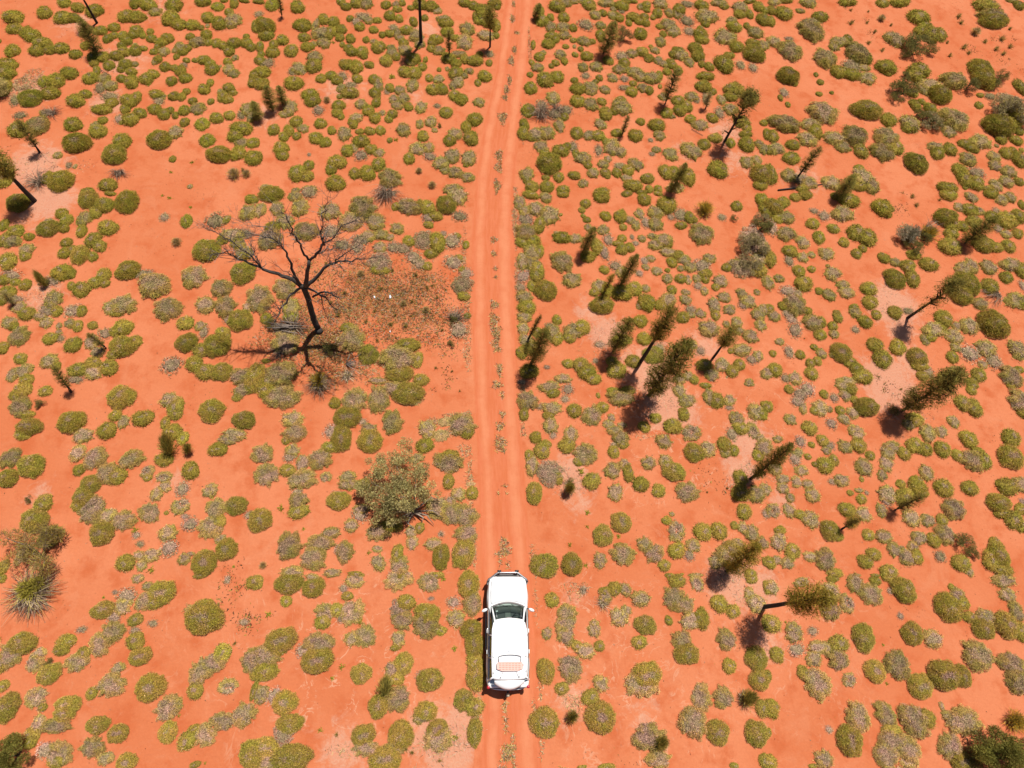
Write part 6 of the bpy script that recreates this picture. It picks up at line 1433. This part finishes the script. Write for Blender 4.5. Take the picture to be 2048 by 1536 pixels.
#        y     half width, edge top z, centre top z
ST = [(-2.36, .86, 1.02, 1.04), (-2.30, .91, 1.06, 1.08), (-2.15, .94, 1.09, 1.10), (-1.8, .945, 1.11, 1.115), (-1.0, .945, 1.10, 1.11), (0, .94, 1.09, 1.10), (.9, .94, 1.075, 1.10),
      (1.1, .935, 1.06, 1.13), (1.4, .935, 1.05, 1.13), (1.7, .925, 1.03, 1.115), (2.0, .90, .99, 1.08), (2.2, .84, .94, 1.02), (2.30, .76, .86, .93), (2.36, .66, .72, .78)]
bm = bmesh.new(); rings = []
for y in np.concatenate([[-2.36, -2.34, -2.30, -2.24], np.linspace(-2.15, 2.0, 40), [2.1, 2.2, 2.26, 2.30, 2.34, 2.36]]):
    w, ze, zc = ip(ST, y, 1), ip(ST, y, 2), ip(ST, y, 3)
    fl = 0
    for wy in (-1.42, 1.42):
        fl = max(fl, 1 - abs(y - wy) / .52)
    fl = .035 * min(1, max(0, fl) * 2.5)
    arch = 0
    for wy in (-1.42, 1.42):
        d = abs(y - wy)
        if d < .46: arch = max(arch, math.sqrt(.46 ** 2 - d * d) + .36)
    sill = max(.36, arch)
    P = [(w - .16, sill), (w + fl, sill + .01), (w + fl + .005, max(.62, sill + .03)), (w + fl * .6 + .005, max(.80, sill + .05)), (w - .005, .92), (w - .03, ze - .03), (w - .075, ze), (w * .62, ze * .35 + zc * .65), (w * .3, zc - .004), (0, zc)]
    P = [(x, min(z, zc)) for x, z in P]
    ring = [(x, y, z) for x, z in P] + [(-x, y, z) for x, z in P[-2::-1]]
    rings.append(ring)
vs = loft(bm, rings)
bm.faces.new(vs[0]); bm.faces.new(vs[-1][::-1])
bm_obj('body', bm, m_white, car, True)
bm = bmesh.new(); box(bm, (0, 0, .44), (1.5, 4.3, .18)); bm_obj('chassis', bm, m_black, car, False, .02)


def top_z(x, y):
    w, ze, zc = ip(ST, y, 1), ip(ST, y, 2), ip(ST, y, 3)
    return float(np.interp(abs(x), [0, w * .3, w * .62, w - .075], [zc, zc - .004, ze * .35 + zc * .65, ze]))


def fb_(u, v):
    y = 1.22 + v * 1.02; x = (u - .5) * 2 * (.80 - .10 * max(0, v - .6))
    y2 = y - (.10 * abs(u - .5) * 2 if v > .8 else 0) - .13 * (abs(u - .5) * 2) ** 2 * (1 - v)
    rib = .014 * math.exp(-((abs(x) - .42) / .06) ** 2)
    return (x, y2, top_z(x, y2) + .016 + rib)


bm = bmesh.new(); sheet(bm, fb_, 20, 10, .02); bm_obj('bonnet', bm, m_white, car)
# cowl strip under the windscreen
bm = bmesh.new(); sheet(bm, lambda u, v: ((u - .5) * 1.44, 1.12 + v * .075 - .16 * (2 * u - 1) ** 2, 1.155), 14, 2, .03); bm_obj('cowl', bm, m_grey, car)
# interior: deck, dashboard, seats, wheel
bm = bmesh.new(); box(bm, (0, -.42, 1.125), (1.60, 2.85, .02)); bm_obj('floor', bm, m_dash, car, False)
bm = bmesh.new(); sheet(bm, lambda u, v: ((u - .5) * 1.34, .72 + v * .32 - .12 * (2 * u - 1) ** 2, 1.165 + .035 * math.sin(v * 3.1)), 12, 6, .04); bm_obj('dashboard', bm, m_dash, car)
bm = bmesh.new(); box(bm, (-.02, .60, 1.165), (.26, .24, .05)); bm_obj('centre_console', bm, m_seat, car, False, .02)
for s in (-.38, .38):
    bm = bmesh.new(); box(bm, (s, .12, 1.15), (.50, .46, .08)); box(bm, (s, -.16, 1.38), (.48, .14, .46)); box(bm, (s, -.19, 1.66), (.26, .10, .12))
    bm_obj('seat', bm, m_seat, car, True, .05)
a_ = np.linspace(0, 2 * math.pi, 21)
sw = pipe('steering_wheel', [(.38 + .185 * math.cos(t), .52 + .15 * math.sin(t), 1.26 + .10 * math.sin(t)) for t in a_], .018, m_black, car)
bm = bmesh.new(); box(bm, (.38, .53, 1.25), (.14, .10, .05)); box(bm, (.38, .53, 1.24), (.34, .04, .02)); bm_obj('hub', bm, m_dash, sw, True, .015)
bm = bmesh.new(); box(bm, (.0, .50, 1.66), (.24, .05, .07)); bm_obj('rear_view_mirror', bm, m_grey, car, True, .015)


# windscreen and its pillars
def ws(u, v, off=0.0):
    s = 2 * u - 1; hw = .72 + (.60 - .72) * v
    yb = 1.12 - .17 * s * s; yt = .38 - .08 * s * s
    y = yb + (yt - yb) * v; z = 1.165 + (1.755 - .03 * s * s - 1.165) * v + .04 * math.sin(math.pi * v)
    return (s * hw, y + off, z + off)


bm = bmesh.new(); sheet(bm, ws, 14, 6); o = bm_obj('windscreen', bm, m_glass, car)
bm = bmesh.new(); sheet(bm, lambda u, v: ws(.08 + .06 * u, .28 + .08 * v, -.012), 2, 2); bm_obj('sticker', bm, m_stick, o, False)
for s in (0, 1):
    pts = [Vector(ws(s, v)) + Vector(((1 if s else -1) * .035, 0, .005)) for v in (0, .25, .5, .75, 1)]
    pipe('windscreen_pillar', [tuple(p) for p in pts], .038, m_white, car)
    pts = [Vector(ws(.93 if s else .07, v)) + Vector((0, .012, .014)) for v in (.12, .4, .75)]
    pipe('windscreen_trim', [tuple(p) for p in pts], .008, m_steel, car, 6)
# wipers
for x0 in (-.45, .15):
    pipe('wiper', [(x0, 1.09, 1.185), (x0 + .26, 1.02, 1.235), (x0 + .45, .985, 1.25)], .009, m_black, car, 6)

# roof with shallow ribs
RS = [(-1.98, .68, 1.745), (-1.93, .72, 1.775), (-1.8, .735, 1.80), (-1.0, .755, 1.825), (-.1, .755, 1.83), (.20, .735, 1.82), (.34, .68, 1.795), (.42, .62, 1.765)]


def rf(u, v):
    y = -1.98 + v * 2.40; hw = ip(RS, y, 1); zc = ip(RS, y, 2); s = 2 * u - 1; x = s * hw
    y2 = y + (.07 * (1 - s * s) * (1 if v > .9 else 0)) - (.03 * (1 - s * s) if v < .05 else 0)
    z = zc - .045 * abs(s) ** 3 - .02 * max(0, abs(s) - .9) * 10
    for xr in (.22, .44): z += .008 * math.exp(-((abs(x) - xr) / .03) ** 2) * (1 if -1.6 < y < .1 else 0)
    return (x, y2, z)


bm = bmesh.new(); sheet(bm, rf, 36, 34, .05); bm_obj('roof', bm, m_white, car)
for s in (-1, 1):
    # gutter, side windows, pillars
    pipe('roof_gutter', [(s * .70, .30, 1.745), (s * .765, .0, 1.76), (s * .78, -1.0, 1.755), (s * .755, -1.82, 1.735), (s * .68, -1.96, 1.70)], .018, m_white, car, 8)
    for (ya, yb_, ta, tb) in ((.92, -.18, .28, -.18), (-.26, -1.10, -.26, -1.10), (-1.18, -2.02, -1.18, -1.86)):
        bm = bmesh.new()
        sheet(bm, lambda u, v: (s * (.875 + (.745 - .875) * v + .012 * math.sin(math.pi * v)), (ya + (yb_ - ya) * u) * (1 - v) + (ta + (tb - ta) * u) * v, 1.105 + .635 * v), 4, 4, .012, (s, 0, 0))
        bm_obj('side_window', bm, m_tint, car)
    for y0, y1 in ((-.22, -.22), (-1.14, -1.14), (-2.07, -1.90)):
        pipe('pillar', [(s * .882, y0, 1.08), (s * .825, (y0 + y1) / 2, 1.42), (s * .748, y1, 1.745)], .035, m_white, car, 8)
    # belt trim, door gaps, handles
    pipe('belt_trim', [(s * .915, .95, 1.085), (s * .918, -.5, 1.10), (s * .915, -2.0, 1.105)], .012, m_black, car, 6)
    for y0 in (.98, -.20, -1.06):
        pipe('door_gap', [(s * .948, y0, .48), (s * .952, y0, .8), (s * .938, y0, 1.04), (s * .905, y0, 1.085)], .005, m_black, car, 5)
    for y0 in (-.05, -.92):
        bm = bmesh.new(); box(bm, (s * .955, y0, .98), (.045, .17, .035)); bm_obj('door_handle', bm, m_white, car, True, .012)
    # mirror
    bm = bmesh.new(); bmesh.ops.create_uvsphere(bm, u_segments=16, v_segments=10, radius=1, matrix=Matrix.Translation((s * 1.09, .83, 1.13)) @ Matrix.Rotation(s * R_(-22), 4, 'Z') @ Matrix.Diagonal((.145, .075, .10, 1)))
    mo = bm_obj('mirror', bm, m_white, car)
    pipe('mirror_arm', [(s * .90, .90, 1.08), (s * 1.0, .87, 1.11)], .028, m_black, mo, 8)
    # side step, mud flaps
    pipe('side_step', [(s * .90, .88, .40), (s * .985, .80, .40), (s * .985, -.85, .40), (s * .90, -.93, .40)], .035, m_grey, car)
    # lamps
    bm = bmesh.new(); bmesh.ops.create_uvsphere(bm, u_segments=14, v_segments=8, radius=1, matrix=Matrix.Translation((s * .70, 2.25, .84)) @ Matrix.Diagonal((.17, .09, .10, 1)))
    bm_obj('headlight', bm, m_lamp, car)
    bm = bmesh.new(); box(bm, (s * .885, -2.335, .93), (.13, .12, .30)); bm_obj('tail_light', bm, m_red, car, True, .03)
    for wy in (-1.42, 1.42):
        w_ = link('wheel', None, car, (s * .815, wy, .385))
        bm = bmesh.new(); lathe(bm, [(-.12, .22), (-.13, .33), (-.115, .37), (-.08, .385), (.08, .385), (.115, .37), (.13, .33), (.12, .22)], (0, 0, 0))
        bm_obj('tyre', bm, m_rubber, w_)
        bm = bmesh.new(); lathe(bm, [(s * .03, .03), (s * .075, .07), (s * .05, .12), (s * .04, .18), (s * .10, .225), (-s * .10, .22)], (0, 0, 0))
        bm_obj('rim', bm, m_alloy, w_)


# bull bar: winged steel plate and hoops
bar = link('bull_bar', None, car)
pipe('tube', [(-.97, 2.08, .93), (-.90, 2.20, .95), (-.52, 2.47, 1.0), (-.45, 2.50, 1.01), (.45, 2.50, 1.01), (.52, 2.47, 1.0), (.90, 2.20, .95), (.97, 2.08, .93)], .034, m_steel, bar)
pipe('tube', [(-.97, 2.08, .70), (-.90, 2.22, .70), (-.50, 2.50, .72), (.50, 2.50, .72), (.90, 2.22, .70), (.97, 2.08, .70)], .034, m_black, bar)
for x in (-.95, -.48, .48, .95):
    y = 2.10 if abs(x) > .8 else 2.48
    pipe('upright', [(x, y, .50), (x, y, .97)], .03, m_black, bar)
bm = bmesh.new()
PR = [(-1.0, 2.05), (-.90, 2.20), (-.50, 2.47), (.50, 2.47), (.90, 2.20), (1.0, 2.05)]
rings = [[(x, y, .42), (x, y, .66), (x * .93, y - .11, .66), (x * .93, y - .11, .42)] for x, y in PR]
loft(bm, rings, True); bm_obj('plate', bm, m_grey, bar, False, .012)
for x in (-.40, .44):
    bm = bmesh.new(); bmesh.ops.create_cone(bm, cap_ends=True, segments=18, radius1=.10, radius2=.085, depth=.12, matrix=Matrix.Translation((x, 2.55, .96)) @ Matrix.Rotation(R_(90), 4, 'X'))
    bm_obj('driving_lamp', bm, m_black, bar, True, .01)
pipe('aerial', [(-.62, 2.44, .95), (-.63, 2.46, 1.5)], .006, m_black, bar, 5)
bm = bmesh.new(); sheet(bm, lambda u, v: ((u - .5) * 1.0, 2.37, .66 + v * .22), 10, 3, .03, (0, 1, 0)); bm_obj('grille', bm, m_black, car, False)

# tail: hatch, dark step, bumper, hitch
bm = bmesh.new()


def hatch(u, v):
    s = 2 * u - 1; hw = .66 - .02 * v - .08 * max(0, v - .6)
    yt = -2.02; yb = -2.42 + .24 * s * s
    f = v ** .9; z = 1.72 - .22 * v - .40 * v ** 6
    return (s * hw, yt + (yb - yt) * math.sin(f * math.pi / 2) - .01, z - .05 * s * s)


sheet(bm, hatch, 18, 8, .03, (0, -.4, .9)); bm_obj('tailgate', bm, m_white, car)
bm = bmesh.new(); sheet(bm, lambda u, v: ((2 * u - 1) * .80, -2.25 - v * .16 * (1 - .35 * (2 * u - 1) ** 2) - .04, .80), 16, 3, .05); bm_obj('bumper_step', bm, m_grey, car)
bm = bmesh.new(); rings = []
for k in range(25):
    s = -1 + 2 * k / 24; x = s * .97; y = -2.50 + .10 * s * s + .20 * abs(s) ** 8
    y = y if abs(s) < .999 else y + .12
    t = .07 + .07 * abs(s) ** 2
    rings.append([(x, y, .46), (x, y - .008, .60), (x, y + .005, .77), (x * .985, y + t, .80), (x * .985, y + t, .46)])
loft(bm, rings, True); bm_obj('rear_bumper', bm, m_white, car, True, 0)
hitch = link('tow_bar', None, car)
bm = bmesh.new(); box(bm, (.02, -2.55, .46), (.09, .30, .07)); bm_obj('tongue', bm, m_black, hitch, False, .01)
bm = bmesh.new(); bmesh.ops.create_uvsphere(bm, u_segments=14, v_segments=10, radius=.05, matrix=Matrix.Translation((.02, -2.72, .58))); box(bm, (.02, -2.70, .50), (.14, .13, .05))
bm_obj('tow_ball', bm, m_wood, hitch, True, .012)
pipe('hook', [(-.06, -2.66, .42), (-.09, -2.74, .40), (-.04, -2.80, .40)], .018, m_black, hitch, 6)

# roof gear: vent dome, hoop, dusty red tray, straps, mounts
bm = bmesh.new(); bmesh.ops.create_uvsphere(bm, u_segments=18, v_segments=9, radius=1, matrix=Matrix.Translation((-.02, -.82, 1.835)) @ Matrix.Diagonal((.085, .10, .035, 1))); bm_obj('roof_vent', bm, m_lamp, car)
rack = link('roof_rack', None, car)
pipe('hoop', [(-.50, -1.12, 1.86)] + [(.5 * math.sin(t), -1.10 + .09 * math.cos(t), 1.90) for t in np.linspace(-1.4, 1.4, 13)] + [(.50, -1.12, 1.86)], .014, m_grey, rack, 8)
for s in (-1, 1): pipe('stay', [(s * .50, -1.12, 1.86), (s * .47, -1.30, 1.89)], .012, m_grey, rack, 6)
bm = bmesh.new(); oc = []
for (x, y) in [(-.56, -1.36), (-.50, -1.30), (.50, -1.30), (.56, -1.36), (.56, -1.56), (.34, -1.64), (-.34, -1.64), (-.56, -1.56)]: oc.append((x, y))
loft(bm, [[(x, y, 1.870) for x, y in oc], [(x, y, 1.895) for x, y in oc]], True)
bm_obj('tray', bm, m_tray, rack, False, .008)
bm = bmesh.new()
for k in range(4):
    for j in range(7):
        box(bm, (-.42 + .14 * j, -1.36 - .07 * k, 1.905), (.10, .022, .022))
bm_obj('tray_ribs', bm, flat_mat('pale_red_ribs', (.56, .24, .18), .8), rack, False, .004)
pipe('tray_edge', [(x, y, 1.90) for x, y in oc + [oc[0]]], .012, m_tray, rack, 6)
for s in (-1, 1): pipe('strap', [(s * .26, -1.62, 1.88), (s * .40, -1.92, 1.80)], .006, m_grey, rack, 5)
for (x, y) in [(-.37, .18), (.37, .18), (-.72, -1.10), (.72, -1.08), (-.71, -1.72), (.72, -1.66), (-.40, -1.90), (.42, -1.88), (.60, -1.42)]:
    bm = bmesh.new(); box(bm, (x, y, 1.80 if abs(x) > .7 else 1.825), (.03, .045, .04)); bm_obj('roof_mount', bm, m_grey, car, False, .005)
for s in (-1, 1):
    pipe('bonnet_gap', [(s * .80, 1.15, 1.087), (s * .81, 1.6, 1.066), (s * .78, 2.1, 1.01)], .005, m_grey, car, 5)
